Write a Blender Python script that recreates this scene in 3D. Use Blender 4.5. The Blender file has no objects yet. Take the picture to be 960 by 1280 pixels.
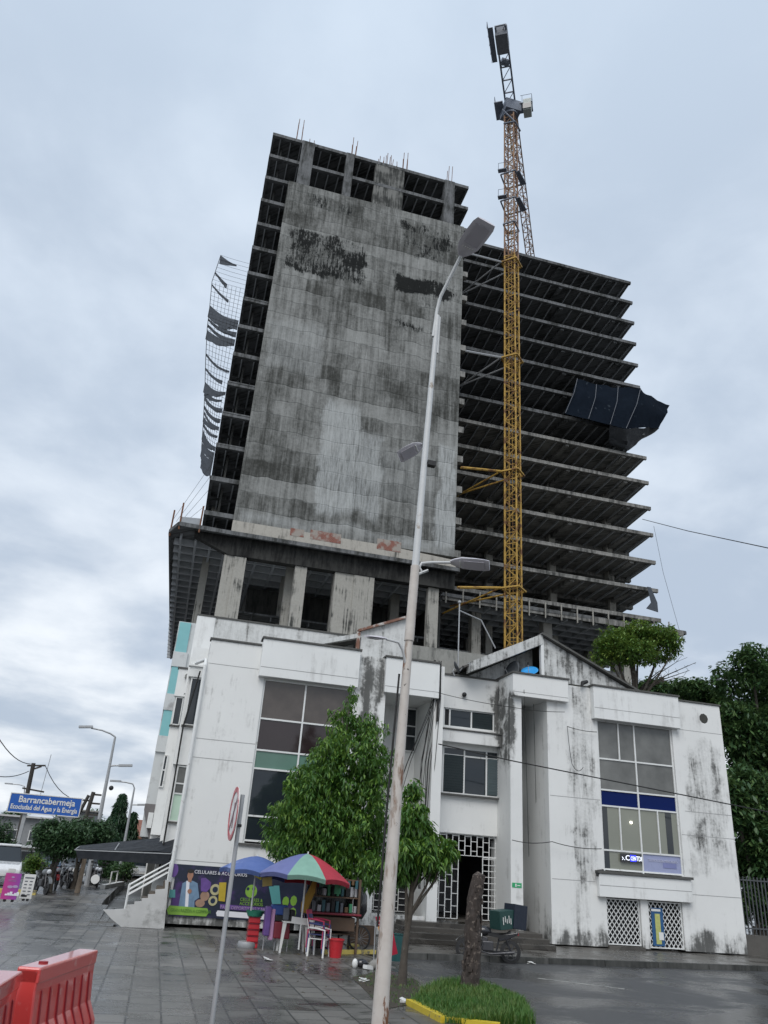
import bpy, math, random
from mathutils import Vector, Matrix
random.seed(7)
R_=random.Random(11)
rad=math.radians
PI=math.pi
scene=bpy.context.scene
COL=scene.collection
# ------------------------------------------------------------------ survey of the camera
F=956.0; H=2.2
Zc=Vector((150.,2055.,-F)).normalized()
_vy=640+((4800-480)*150+F*F)/2055.
Xc=Vector((4800-480,640-_vy,-F)).normalized()
Yc=Zc.cross(Xc).normalized(); Xc=Yc.cross(Zc).normalized()
def un(px,py,x=None,y=None,z=None):
    """world point seen at photo pixel (960x1280) lying on the plane x=, y= or z="""
    d=Vector((px-480.,640.-py,-F)); r=Vector((d.dot(Xc),d.dot(Yc),d.dot(Zc)))
    o=Vector((0,0,H))
    if x is not None: t=(x-o.x)/r.x
    elif y is not None: t=(y-o.y)/r.y
    else: t=(z-o.z)/r.z
    return o+r*t
# ------------------------------------------------------------------ objects
def origin(o):
    v=Vector((0,0,0))
    while o is not None:
        v+=o.location; o=o.parent
    return v
def props(o,label=None,cat=None,group=None,kind=None):
    if label: o['label']=label
    if cat: o['category']=cat
    if group: o['group']=group
    if kind: o['kind']=kind
    return o
def thing(name,label,cat,loc=(0,0,0),rz=0,group=None):
    o=bpy.data.objects.new(name,None); COL.objects.link(o)
    o.location=loc; o.rotation_euler=(0,0,rz); o.empty_display_size=.3
    return props(o,label,cat,group)
def copy_tree(o,parent=None):
    c=o.copy(); COL.objects.link(c); c.parent=parent
    for ch in list(o.children): copy_tree(ch,c)
    return c
class MB:
    def __init__(s,smooth=False): s.v=[]; s.f=[]; s.smooth=smooth
    def add(s,vs,fs):
        k=len(s.v); s.v.extend([tuple(p) for p in vs]); s.f.extend([tuple(i+k for i in f) for f in fs]); return s
    def box(s,x0,x1,y0,y1,z0,z1):
        if x0>x1:x0,x1=x1,x0
        if y0>y1:y0,y1=y1,y0
        if z0>z1:z0,z1=z1,z0
        return s.add([(x0,y0,z0),(x1,y0,z0),(x1,y1,z0),(x0,y1,z0),(x0,y0,z1),(x1,y0,z1),(x1,y1,z1),(x0,y1,z1)],
          [(0,3,2,1),(4,5,6,7),(0,1,5,4),(1,2,6,5),(2,3,7,6),(3,0,4,7)])
    def obox(s,c,size,rot=(0,0,0)):
        from mathutils import Euler
        m=Euler(rot).to_matrix(); c=Vector(c); a,b,d=[q/2 for q in size]
        vs=[c+m@Vector(p) for p in [(-a,-b,-d),(a,-b,-d),(a,b,-d),(-a,b,-d),(-a,-b,d),(a,-b,d),(a,b,d),(-a,b,d)]]
        return s.add(vs,[(0,3,2,1),(4,5,6,7),(0,1,5,4),(1,2,6,5),(2,3,7,6),(3,0,4,7)])
    def beam(s,p,q,w,h=None,up=(0,0,1)):
        p=Vector(p);q=Vector(q);h=h or w; d=(q-p).normalized(); u=Vector(up)
        if abs(d.dot(u))>.97: u=Vector((1,0,0))
        a=d.cross(u).normalized()*w/2; b=a.cross(d).normalized()*h/2
        vs=[p-a-b,p+a-b,p+a+b,p-a+b,q-a-b,q+a-b,q+a+b,q-a+b]
        return s.add(vs,[(0,1,2,3),(7,6,5,4),(0,4,5,1),(1,5,6,2),(2,6,7,3),(3,7,4,0)])
    def tube(s,pts,r,n=8,cap=True):
        pts=[Vector(p) for p in pts]
        if not isinstance(r,(list,tuple)): r=[r]*len(pts)
        vs=[];fs=[]; prev=None
        for i,p in enumerate(pts):
            d=(pts[min(i+1,len(pts)-1)]-pts[max(i-1,0)])
            d=d.normalized() if d.length>1e-9 else Vector((0,0,1))
            if prev is None:
                u=Vector((0,0,1)) if abs(d.z)<.9 else Vector((1,0,0))
                a=d.cross(u).normalized()
            else:
                a=(prev-d*prev.dot(d)).normalized()
            prev=a; b=d.cross(a)
            for k in range(n):
                t=2*PI*k/n; vs.append(p+(a*math.cos(t)+b*math.sin(t))*r[i])
        for i in range(len(pts)-1):
            for k in range(n):
                k2=(k+1)%n; fs.append((i*n+k,i*n+k2,(i+1)*n+k2,(i+1)*n+k))
        if cap: fs.append(tuple(range(n))[::-1]); fs.append(tuple((len(pts)-1)*n+k for k in range(n)))
        return s.add(vs,fs)
    def lathe(s,prof,c=(0,0,0),axis='z',n=20,wob=0):
        c=Vector(c); vs=[];fs=[]
        for (r,h) in prof:
            for k in range(n):
                t=2*PI*k/n; rr=r
                x,y=rr*math.cos(t),rr*math.sin(t)
                vs.append(c+(Vector((x,y,h)) if axis=='z' else Vector((x,h,y)) if axis=='y' else Vector((h,x,y))))
        for i in range(len(prof)-1):
            for k in range(n):
                k2=(k+1)%n; fs.append((i*n+k,i*n+k2,(i+1)*n+k2,(i+1)*n+k))
        return s.add(vs,fs)
    def prism(s,poly,axis,a,b):
        """poly of 2-D points in the plane across axis, extruded from a to b"""
        n=len(poly)
        def P(u,v,w): return (u,w,v) if axis=='y' else (w,u,v) if axis=='x' else (u,v,w)
        vs=[P(u,v,a) for u,v in poly]+[P(u,v,b) for u,v in poly]
        fs=[tuple(range(n)),tuple(range(2*n-1,n-1,-1))]+[(i,n+i,n+(i+1)%n,(i+1)%n) for i in range(n)]
        return s.add(vs,fs)
    def grid(s,P):
        """P[i][j] points"""
        m=len(P);n=len(P[0]); vs=[p for row in P for p in row]
        return s.add(vs,[(i*n+j,i*n+j+1,(i+1)*n+j+1,(i+1)*n+j) for i in range(m-1) for j in range(n-1)])
    def solid(s,P,t):
        """grid sheet with thickness t (vector)"""
        t=Vector(t); m=len(P);n=len(P[0]); P=[[Vector(p) for p in r] for r in P]
        vs=[p for row in P for p in row]+[p+t for row in P for p in row]; k=m*n
        fs=[(i*n+j,i*n+j+1,(i+1)*n+j+1,(i+1)*n+j) for i in range(m-1) for j in range(n-1)]
        fs+=[tuple(q+k for q in f[::-1]) for f in fs]
        rim=[j for j in range(n)]+[i*n+n-1 for i in range(1,m)]+[(m-1)*n+j for j in range(n-2,-1,-1)]+[i*n for i in range(m-2,0,-1)]
        for a,b in zip(rim,rim[1:]+rim[:1]): fs.append((b,a,a+k,b+k))
        return s.add(vs,fs)
    def ball(s,c,r,n=12,m=8,sc=(1,1,1)):
        prof=[(math.sin(PI*i/m),-math.cos(PI*i/m)) for i in range(m+1)]
        vs=[];fs=[];c=Vector(c)
        for (a,h) in prof:
            for k in range(n):
                t=2*PI*k/n; vs.append(c+Vector((a*math.cos(t)*r*sc[0],a*math.sin(t)*r*sc[1],h*r*sc[2])))
        for i in range(m):
            for k in range(n):
                k2=(k+1)%n; fs.append((i*n+k,i*n+k2,(i+1)*n+k2,(i+1)*n+k))
        return s.add(vs,fs)
    def build(s,name,mat,parent=None,bevel=0,world=True,fix=True):
        off=origin(parent) if (parent is not None and world) else Vector((0,0,0))
        me=bpy.data.meshes.new(name); me.from_pydata([(a-off.x,b-off.y,c-off.z) for a,b,c in s.v],[],s.f)
        if fix:
            import bmesh
            bm=bmesh.new(); bm.from_mesh(me); bmesh.ops.recalc_face_normals(bm,faces=bm.faces)
            bm.to_mesh(me); bm.free()
        me.materials.append(mat)
        if s.smooth:
            for p in me.polygons: p.use_smooth=True
        o=bpy.data.objects.new(name,me); COL.objects.link(o)
        if parent is not None: o.parent=parent
        if bevel:
            b=o.modifiers.new('bevel','BEVEL'); b.width=bevel; b.segments=2; b.limit_method='ANGLE'
        if s.smooth:
            e=o.modifiers.new('edges','EDGE_SPLIT'); e.split_angle=rad(40)
        return o
# ------------------------------------------------------------------ materials
class NT:
    def __init__(s,name):
        s.m=bpy.data.materials.new(name); s.m.use_nodes=True; s.t=s.m.node_tree; s.b=s.t.nodes['Principled BSDF']
        s._o=None
    def n(s,ty,**k):
        d=s.t.nodes.new(ty)
        for a,b in k.items(): setattr(d,a,b)
        return d
    def set(s,sock,v):
        if isinstance(v,(int,float)): sock.default_value=v
        elif isinstance(v,(tuple,list)):
            sock.default_value=tuple(v)+((1,) if (len(v)==3 and len(sock.default_value)==4) else ())
        else: s.t.links.new(v,sock)
    def math(s,op,a,b=0.,c=None,clamp=False):
        d=s.n('ShaderNodeMath',operation=op,use_clamp=clamp); s.set(d.inputs[0],a); s.set(d.inputs[1],b)
        if c is not None: s.set(d.inputs[2],c)
        return d.outputs[0]
    def obj(s):
        if s._o is None: s._o=s.n('ShaderNodeTexCoord').outputs['Object']
        return s._o
    def pos(s): return s.n('ShaderNodeNewGeometry').outputs['Position']
    def xyz(s,v):
        d=s.n('ShaderNodeSeparateXYZ'); s.set(d.inputs[0],v); return d.outputs
    def comb(s,x,y,z):
        d=s.n('ShaderNodeCombineXYZ'); [s.set(d.inputs[i],q) for i,q in enumerate((x,y,z))]; return d.outputs[0]
    def scale(s,v,sc):
        d=s.n('ShaderNodeMapping'); s.set(d.inputs['Vector'],v); d.inputs['Scale'].default_value=sc; return d.outputs[0]
    def noise(s,v,sc=1.,det=5.,ro=.55,dist=0.):
        d=s.n('ShaderNodeTexNoise'); s.set(d.inputs['Vector'],v); d.inputs['Scale'].default_value=sc
        d.inputs['Detail'].default_value=det; d.inputs['Roughness'].default_value=ro; d.inputs['Distortion'].default_value=dist
        return d.outputs['Fac']
    def ramp(s,v,a,b,lo=0.,hi=1.):
        d=s.n('ShaderNodeMapRange',interpolation_type='SMOOTHSTEP'); s.set(d.inputs[0],v)
        s.set(d.inputs[1],a); s.set(d.inputs[2],b); s.set(d.inputs[3],lo); s.set(d.inputs[4],hi); return d.outputs[0]
    def mix(s,f,a,b,mode='MIX'):
        d=s.n('ShaderNodeMix',data_type='RGBA',blend_type=mode,clamp_factor=True)
        s.set(d.inputs[0],f); s.set(d.inputs[6],a); s.set(d.inputs[7],b); return d.outputs[2]
    def base(s,c): s.set(s.b.inputs['Base Color'],c)
    def rough(s,v): s.set(s.b.inputs['Roughness'],v)
    def bump(s,h,st=.3,dist=.02):
        d=s.n('ShaderNodeBump'); d.inputs['Strength'].default_value=st; d.inputs['Distance'].default_value=dist
        s.set(d.inputs['Height'],h); s.t.links.new(d.outputs[0],s.b.inputs['Normal'])
    def boxmask(s,X,Zz,x0,x1,z0,z1,sx=.3,sz=.3):
        a=s.ramp(X,x0-sx,x0+sx); b=s.ramp(X,x1-sx,x1+sx,1,0); c=s.ramp(Zz,z0-sz,z0+sz); d=s.ramp(Zz,z1-sz,z1+sz,1,0)
        return s.math('MULTIPLY',s.math('MULTIPLY',a,b),s.math('MULTIPLY',c,d))
def sc(c,k): return tuple(min(1,q*k) for q in c)
def M(name,c,rough=.7,var=.2,ns=3.,bump=.15,bs=25.,metal=0.,coat=0.,grime=None,gs=1.5,gt=(.5,.7)):
    t=NT(name); o=t.obj()
    col=t.mix(t.noise(o,ns,6),sc(c,1-var),sc(c,1+var))
    if grime is not None: col=t.mix(t.ramp(t.noise(o,gs,8,.65),gt[0],gt[1]),col,grime)
    t.base(col); t.rough(t.ramp(t.noise(o,ns*1.7,4),.3,.7,max(.02,rough-.1),min(1,rough+.1)))
    t.b.inputs['Metallic'].default_value=metal
    if coat: t.b.inputs['Coat Weight'].default_value=coat; t.b.inputs['Coat Roughness'].default_value=.08
    if bump: t.bump(t.noise(o,bs,4),bump,.01)
    return t.m
def flat(name,c,rough=.5,metal=0,coat=0):
    return M(name,c,rough,.08,6,.05,40,metal,coat)
# weathered white paint
def paint_wall(name,c=(.72,.75,.77),zones=(),amount=.5):
    t=NT(name); P=t.pos(); X,Y_,Z_=t.xyz(P)
    XY=t.math('ADD',X,Y_)
    wx=t.math('ADD',X,t.math('MULTIPLY',t.math('SUBTRACT',t.noise(P,1.3,4),.5),1.2)); wz=t.math('ADD',Z_,t.math('MULTIPLY',t.math('SUBTRACT',t.noise(P,.8,4),.5),3.))
    st=t.comb(t.math('MULTIPLY',XY,3.2),0.,t.math('MULTIPLY',Z_,.30))
    streak=t.noise(st,1.,8,.7)
    blot=t.noise(P,1.1,8,.65)
    fine=t.noise(P,9.,6,.7)
    col=t.mix(t.noise(P,.6,4),sc(c,.9),sc(c,1.06))
    # faint grey grime everywhere
    g=t.ramp(t.math('MULTIPLY',streak,blot),.27,.42,0,amount)
    col=t.mix(g,col,(.33,.325,.31))
    # mildew: stronger zones (x0,x1,z0,z1,strength)
    tot=None
    for (x0,x1,z0,z1,s_) in zones:
        m=t.math('MULTIPLY',t.boxmask(wx,wz,x0,x1,z0,z1,.3,.7),s_)
        tot=m if tot is None else t.math('MAXIMUM',tot,m)
    # foot of the wall
    foot=t.ramp(wz,-.2,1.5,1.,0)
    tot=foot if tot is None else t.math('MAXIMUM',tot,foot)
    v=t.math('ADD',t.math('ADD',t.math('MULTIPLY',streak,.5),t.math('MULTIPLY',fine,.2)),t.math('MULTIPLY',blot,.3))
    th=t.math('SUBTRACT',.725,t.math('MULTIPLY',tot,.29))
    dv=t.math('SUBTRACT',v,th)
    k1=t.math('MULTIPLY',t.ramp(dv,-.12,.08,0,.55),t.ramp(tot,0,.3)); k2=t.math('MULTIPLY',t.ramp(dv,-.01,.09,0,.85),t.ramp(tot,0,.3))
    col=t.mix(k1,col,(.20,.20,.19)); col=t.mix(k2,col,t.mix(fine,(.02,.022,.022),(.07,.07,.065)))
    # hair cracks
    vo=t.n('ShaderNodeTexVoronoi',feature='DISTANCE_TO_EDGE'); t.set(vo.inputs['Vector'],t.mix(.12,P,t.n('ShaderNodeTexNoise').outputs['Color'])); vo.inputs['Scale'].default_value=.35
    t.base(col); t.rough(.75); t.bump(fine,.25,.01)
    return t.m
ZONES=[(6.5,7.6,4.8,9.9,1.0),(1.3,2.4,6.8,8.4,.45),(.9,2.2,5.2,6.6,.55),(0.8,1.2,2,9,.4),(12.5,13.05,6.5,9.4,1.15),
 (15.35,16.5,2.0,9.9,.75),(20.6,22.6,3.0,8.1,.72),(15.0,16.4,.2,4.2,.5),(20.3,22.7,2.6,3.6,.8),(15.7,16.2,4.1,5.3,.9),(10.5,13.4,6.85,7.45,.35),(.1,1.6,9.4,11.3,.8)]
WALL=paint_wall('white_paint_weathered',(.74,.745,.73),zones=ZONES,amount=.55)
WALL_CLEAN=paint_wall('white_paint_cleaner',(.745,.755,.745),zones=(),amount=.4)
OLDWALL=paint_wall('mildewed_plaster',(.42,.42,.40),zones=[(-1,30,8,13,.75)],amount=.8)
GABLE=paint_wall('mildewed_gable_plaster',(.64,.65,.64),zones=[(-1,9.2,9.4,13,.62),(10,20,8.4,14,.78)],amount=.7)
# formwork concrete of the blind tower wall
def tower_wall():
    t=NT('board_marked_concrete'); P=t.pos(); X,Y_,Z_=t.xyz(P)
    XX=t.math('ADD',X,Y_)
    wob=t.math('MULTIPLY',t.math('SUBTRACT',t.noise(P,.5,3),.5),.5)
    zr=t.math('ADD',t.math('DIVIDE',Z_,1.5),wob); row=t.math('FLOOR',zr)
    xr=t.math('ADD',t.math('DIVIDE',XX,1.9),t.math('MULTIPLY',t.math('FRACT',t.math('MULTIPLY',row,.37)),1.)); colm=t.math('FLOOR',xr)
    wn=t.n('ShaderNodeTexWhiteNoise',noise_dimensions='2D'); t.set(wn.inputs['Vector'],t.comb(colm,row,0.))
    wr=t.n('ShaderNodeTexWhiteNoise',noise_dimensions='1D'); t.set(wr.inputs['W'],row)
    streak=t.noise(t.comb(t.math('MULTIPLY',XX,2.6),0.,t.math('MULTIPLY',Z_,.16)),1.,8,.72)
    fs=t.noise(t.comb(t.math('MULTIPLY',XX,7.),0.,t.math('MULTIPLY',Z_,.55)),1.,6,.75)
    blot=t.noise(P,.28,8,.62); fine=t.noise(P,4.,7,.7)
    v=t.math('ADD',t.math('MULTIPLY',wn.outputs[0],.10),t.math('MULTIPLY',wr.outputs[0],.12))
    v=t.math('ADD',v,t.math('MULTIPLY',streak,.62)); v=t.math('ADD',v,t.math('MULTIPLY',blot,.45)); v=t.math('ADD',v,t.math('MULTIPLY',fine,.25))
    col=t.mix(t.ramp(v,.57,.95),(.045,.046,.042),(.275,.28,.27)); drip=t.noise(t.comb(t.math('MULTIPLY',XX,9.),0.,t.math('MULTIPLY',Z_,.45)),1.,5,.7); col=t.mix(t.ramp(t.math('ADD',t.math('MULTIPLY',drip,.7),t.math('MULTIPLY',blot,.3)),.56,.66,0,.5),col,(.42,.43,.42))
    # joints
    fz=t.math('FRACT',zr); fx=t.math('FRACT',xr)
    jz=t.math('ADD',t.ramp(fz,0,.05,1,0),t.ramp(fz,.96,1.,0,1)); jx=t.math('MULTIPLY',t.ramp(fx,0,.025,1,0),.5)
    col=t.mix(t.math('MULTIPLY',t.math('MAXIMUM',jz,jx),t.ramp(blot,.35,.6,.1,.5)),col,(.07,.075,.072))
    nz=t.math('SUBTRACT',t.noise(P,.45,6,.65),.5); nz2=t.math('SUBTRACT',t.noise(P,.33,6,.6,1.),.5)
    wx=t.math('ADD',X,t.math('MULTIPLY',nz,2.6)); wz=t.math('ADD',Z_,t.math('MULTIPLY',nz2,3.))
    def zmask(p0,p1,s_,sx=.8):
        a=un(*p0,y=56); b=un(*p1,y=56)
        return t.math('MULTIPLY',t.boxmask(wx,wz,min(a.x,b.x),max(a.x,b.x),min(a.z,b.z),max(a.z,b.z),min(sx,.5),.5),s_)
    tot=None
    for z in [((362,282),(456,362),1.),((372,236),(460,282),.62),((500,275),(562,335),.78),((494,340),(562,382),1.05),((488,398),(532,418),1.0),((462,290),(500,340),.45),((525,330),(578,420),.45),((345,290),(365,345),.6),((292,585),(325,640),.5),((330,395),(560,425),.12),((440,430),(570,470),.2)]:
        m=zmask(*z); tot=m if tot is None else t.math('MAXIMUM',tot,m)
    th=t.math('SUBTRACT',.79,t.math('MULTIPLY',tot,.32)); th=t.math('ADD',th,t.math('MULTIPLY',t.math('SUBTRACT',wn.outputs[0],.5),.06)); th=t.math('ADD',th,t.math('MULTIPLY',t.math('SUBTRACT',fine,.5),.12))
    pt=t.noise(t.comb(t.math('MULTIPLY',XX,4.2),0.,t.math('MULTIPLY',Z_,.95)),1.,9,.85)
    vv=t.math('ADD',t.math('ADD',t.math('MULTIPLY',fs,.4),t.math('MULTIPLY',pt,.9)),t.math('MULTIPLY',blot,.6)); dv=t.math('SUBTRACT',t.math('SUBTRACT',vv,.45),th)
    col=t.mix(t.ramp(dv,-.14,.02,0,.6),col,(.08,.084,.08))
    col=t.mix(t.ramp(dv,-.03,.03,0,.95),col,(.010,.011,.011))
    pale=None
    for z in [((408,500),(440,650),.75),((440,540),(472,650),.65),((340,400),(400,470),.3),((548,560),(566,690),.8),((300,640),(560,690),.55),((470,560),(540,640),.25)]:
        m=zmask(*z,sx=.25); pale=m if pale is None else t.math('MAXIMUM',pale,m)
    col=t.mix(t.math('MULTIPLY',pale,t.ramp(fs,.35,.6,.2,.85)),col,(.47,.49,.49))
    t.base(col); t.rough(.95); t.b.inputs['Specular IOR Level'].default_value=.12; t.bump(t.math('SUBTRACT',fine,jz),.5,.04); return t.m
def concrete(name,c,dark=(.04,.042,.04),amt=(.45,.75),vs=.5,ns=1.):
    t=NT(name); P=t.obj(); X,Y_,Z_=t.xyz(P); XX=t.math('ADD',X,Y_)
    s1=t.noise(t.comb(t.math('MULTIPLY',XX,3.*ns),0.,t.math('MULTIPLY',Z_,vs)),1.,8,.7); f=t.noise(P,6.,7,.7); b=t.noise(P,.5*ns,6,.6)
    col=t.mix(f,sc(c,.75),sc(c,1.2))
    k=t.ramp(t.math('ADD',t.math('MULTIPLY',s1,.6),t.math('MULTIPLY',b,.4)),amt[0],amt[1])
    col=t.mix(k,col,dark); t.base(col); t.rough(.92); t.b.inputs['Specular IOR Level'].default_value=.2; t.bump(f,.3,.02); return t.m
CW=tower_wall()
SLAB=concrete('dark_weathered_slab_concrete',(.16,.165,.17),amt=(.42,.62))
SLABL=concrete('pale_slab_concrete',(.27,.265,.25),amt=(.42,.64))
COLC=concrete('column_concrete',(.34,.33,.30),amt=(.50,.62),vs=.18,ns=1.6)
RIBC=concrete('joist_concrete_lit',(.42,.44,.46),amt=(.6,.8))  # paler than the slabs: light on the ribs is put into the colour
PIER=concrete('mouldy_pier_concrete',(.19,.19,.18),amt=(.42,.56),vs=.3,ns=1.5)
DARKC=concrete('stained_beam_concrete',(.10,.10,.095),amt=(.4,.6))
ROOFC=concrete('raw_parapet_concrete',(.30,.30,.28),amt=(.48,.7),vs=.8)
BRICK=None
def brick():
    t=NT('red_brick_infill'); b=t.n('ShaderNodeTexBrick'); t.set(b.inputs['Vector'],t.comb(t.xyz(t.pos())[0],t.xyz(t.pos())[2],0.))
    b.inputs['Scale'].default_value=3.; b.inputs['Color1'].default_value=(.24,.08,.055,1); b.inputs['Color2'].default_value=(.20,.06,.04,1); b.inputs['Mortar'].default_value=(.2,.18,.16,1)
    t.base(t.mix(t.ramp(t.noise(t.obj(),1.5,6),.44,.6),b.outputs[0],(.30,.27,.24))); t.rough(.9); return t.m
BRICK=brick()
# wet paving slabs of the plaza
def plaza_mat():
    t=NT('wet_paving_slabs'); P=t.pos(); X,Y_,Z_=t.xyz(P)
    b=t.n('ShaderNodeTexBrick',offset=.5,offset_frequency=2); 
    d=t.noise(P,.8,3)
    t.set(b.inputs['Vector'],t.comb(t.math('ADD',Y_,t.math('MULTIPLY',d,.03)),X,0.))
    b.inputs['Scale'].default_value=1.; b.inputs['Brick Width'].default_value=.6; b.inputs['Row Height'].default_value=.5
    b.inputs['Mortar Size'].default_value=.016; b.inputs['Mortar Smooth'].default_value=.2; b.inputs['Bias'].default_value=0
    b.inputs['Color1'].default_value=(.105,.098,.09,1); b.inputs['Color2'].default_value=(.195,.183,.168,1); b.inputs['Mortar'].default_value=(.012,.012,.012,1)
    wet=t.ramp(t.noise(P,.45,5,.6,.6),.40,.58)
    fine=t.noise(P,14.,5,.7)
    col=t.mix(t.math('MULTIPLY',fine,.5),b.outputs[0],(.16,.16,.155))
    col=t.mix(t.math('MULTIPLY',wet,.55),col,(.03,.032,.035))
    pud=t.ramp(t.noise(t.scale(P,(.9,1.8,1)),1.,5,.55,.4),.56,.62)
    col=t.mix(t.math('MULTIPLY',pud,.5),col,(.02,.021,.022))
    t.base(col)
    r=t.math('SUBTRACT',.42,t.math('MULTIPLY',wet,.22)); r=t.math('SUBTRACT',r,t.math('MULTIPLY',pud,.14),clamp=True)
    r=t.math('ADD',r,t.math('MULTIPLY',fine,.08)); t.rough(r)
    hh=t.math('ADD',t.math('MULTIPLY',b.outputs['Fac'],-1.),t.math('MULTIPLY',fine,.35))
    hh=t.math('MULTIPLY',hh,t.math('SUBTRACT',1.,t.math('MULTIPLY',pud,.6)))
    t.bump(hh,.8,.025); return t.m
def wet_ground(name,c,ns=.35,wetc=.5,ro=.5):
    t=NT(name); P=t.pos()
    fine=t.noise(P,30.,5,.7); big=t.noise(P,ns,6,.6,.5)
    wet=t.ramp(big,.42,.6)
    col=t.mix(fine,sc(c,.6),sc(c,1.5)); col=t.mix(t.math('MULTIPLY',wet,wetc),col,sc(c,.35))
    crack=t.noise(P,2.2,8,.7,1.2); k=t.ramp(t.math('ABSOLUTE',t.math('SUBTRACT',crack,.5)),0,.006,.5,0)
    col=t.mix(k,col,(.01,.01,.01)); t.base(col)
    t.rough(t.math('SUBTRACT',ro,t.math('MULTIPLY',wet,ro*.75))); t.bump(fine,.5,.015); return t.m
PLAZA=plaza_mat(); ROAD=wet_ground('wet_asphalt',(.055,.056,.058)); PAVE=wet_ground('wet_pavement_concrete',(.095,.088,.078),.8,.6,.5)
GROUND=wet_ground('far_ground',(.07,.07,.065),.1)
SOIL=M('wet_soil',(.045,.035,.025),.8,.4,6,.5,20,grime=(.03,.05,.015),gs=2)
def foliage(name,a,b,c,tr=.25):
    t=NT(name); g=t.n('ShaderNodeNewGeometry'); r=g.outputs['Random Per Island']
    big=t.noise(t.obj(),.9,3)
    col=t.mix(r,a,b); col=t.mix(t.ramp(t.math('ADD',t.math('MULTIPLY',big,.6),t.math('MULTIPLY',r,.4)),.5,.75,0,.7),col,c)
    t.base(col); t.rough(.45); t.b.inputs['Specular IOR Level'].default_value=.4
    t.b.inputs['Subsurface Weight'].default_value=0
    tl=t.n('ShaderNodeBsdfTranslucent'); t.set(tl.inputs[0],t.mix(.5,col,c)); mx=t.n('ShaderNodeMixShader'); mx.inputs[0].default_value=tr
    t.t.links.new(t.b.outputs[0],mx.inputs[1]); t.t.links.new(tl.outputs[0],mx.inputs[2])
    t.t.links.new(mx.outputs[0],t.t.nodes['Material Output'].inputs['Surface']); return t.m
LEAF_M=foliage('mango_leaves',(.035,.10,.02),(.08,.19,.03),(.20,.32,.05))
LEAF_D=foliage('dark_leaves',(.03,.075,.03),(.075,.15,.05),(.14,.22,.07))
LEAF_S=foliage('street_tree_leaves',(.03,.07,.03),(.06,.12,.05),(.09,.16,.07))
LEAF_Y=foliage('yellow_green_leaves',(.06,.14,.03),(.12,.21,.04),(.25,.32,.06))
LEAF_C=foliage('cypress_leaves',(.015,.05,.025),(.03,.08,.035),(.045,.1,.04))
GRASS=foliage('grass_blades',(.03,.10,.012),(.06,.18,.02),(.22,.25,.08))
BARK=M('bark',(.06,.05,.04),.9,.45,8,.9,18,grime=(.12,.12,.10),gs=5,gt=(.55,.65))
STUMPB=M('rough_dead_bark',(.045,.035,.03),.9,.7,9,1.,14,grime=(.16,.13,.11),gs=11,gt=(.55,.63))
CRANE_Y=M('yellow_crane_paint',(.42,.26,.05),.6,.25,2,.1,grime=(.14,.06,.02),gs=1.2,gt=(.48,.62))
CRANE_O=M('faded_orange_crane_paint',(.30,.17,.09),.65,.3,2,.1,grime=(.16,.10,.08),gs=1.5,gt=(.45,.6))
CRANE_G=M('grey_crane_steel',(.14,.16,.20),.55,.25,2,.1)
STEEL=M('galvanised_steel',(.38,.39,.40),.5,.15,5,.1,metal=.4)
RUST=M('rusty_steel',(.16,.07,.035),.85,.4,5,.3,grime=(.08,.05,.04),gs=6)
WHITEM=M('white_painted_metal',(.70,.71,.70),.5,.1,5,.05,grime=(.35,.33,.30),gs=4,gt=(.6,.75))
BLACK=flat('black_rubber',(.015,.015,.016),.6); BLACKP=flat('glossy_black_paint',(.012,.012,.015),.25,0,.5)
CABLE=flat('cable_black',(.012,.012,.012),.7)
DIRTY=M('dirty_sill_concrete',(.09,.09,.085),.9,.4,6,.4)
def glass(name,c,rough=.06,var=.3,ns=.8):
    t=NT(name); o=t.obj(); t.base(t.mix(t.noise(o,ns,4),sc(c,1-var),sc(c,1+var))); t.rough(rough)
    t.b.inputs['Specular IOR Level'].default_value=.6
    t.bump(t.noise(o,1.3,2),.02,.01); return t.m
G_DARK=glass('dark_window_glass',(.018,.024,.03)); G_BROWN=glass('brown_curtained_glass',(.075,.062,.055),.12,.55,1.6)  # strong blotches of G_BROWN are reflections put into its colour
G_MAROON=glass('maroon_backed_glass',(.028,.018,.02),.1); G_GREY=glass('grey_glass_painted_reflection',(.13,.132,.125),.22,.75,1.1)  # G_GREY has blotchy colour imitating reflections in the panes
G_CURT=glass('glass_over_beige_curtain',(.22,.23,.19),.1,.1,.7); G_GREEN=glass('green_spandrel',(.10,.19,.15),.25); G_BLUE=flat('blue_spandrel',(.002,.012,.09),.5); G_BLUE.node_tree.nodes['Principled BSDF'].inputs['Specular IOR Level'].default_value=.15
G_TEAL=M('teal_panels',(.20,.46,.48),.5,.1); G_PGREEN=M('pale_green_panel',(.50,.66,.54),.5,.08)
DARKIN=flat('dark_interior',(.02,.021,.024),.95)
# ================================================================== SETTING
def struct(name,mb,mat): return props(mb.build(name,mat),kind='structure')
struct('ground',MB().box(-900,900,-200,1500,-.6,-.14),GROUND)
KY=lambda x: 23.7+(x-6)*.105             # street line of the kerb
# asphalt road in front of the building and round to the right
edge=[(5.75,24.1),(6.25,21.6),(5.95,18.2),(4.9,15.2),(5.1,13.6),(5.6,11.),(6.,-20)]
poly=[(60,-20),(60,31),(5.75,KY(5.75)+.5)]+edge[1:]
struct('road',MB().prism(poly,'z',-.13,-.1),ROAD)
left=[(-8.,-20),(-8.,37.5),(-1.62,37.5),(-1.62,28.0),(.6,28.),(.6,29.6),(6.,29.6),(6.,24.2)]+edge
plz=MB().prism(left,'z',-.13,0.); struct('plaza',plz,PLAZA)
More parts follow.
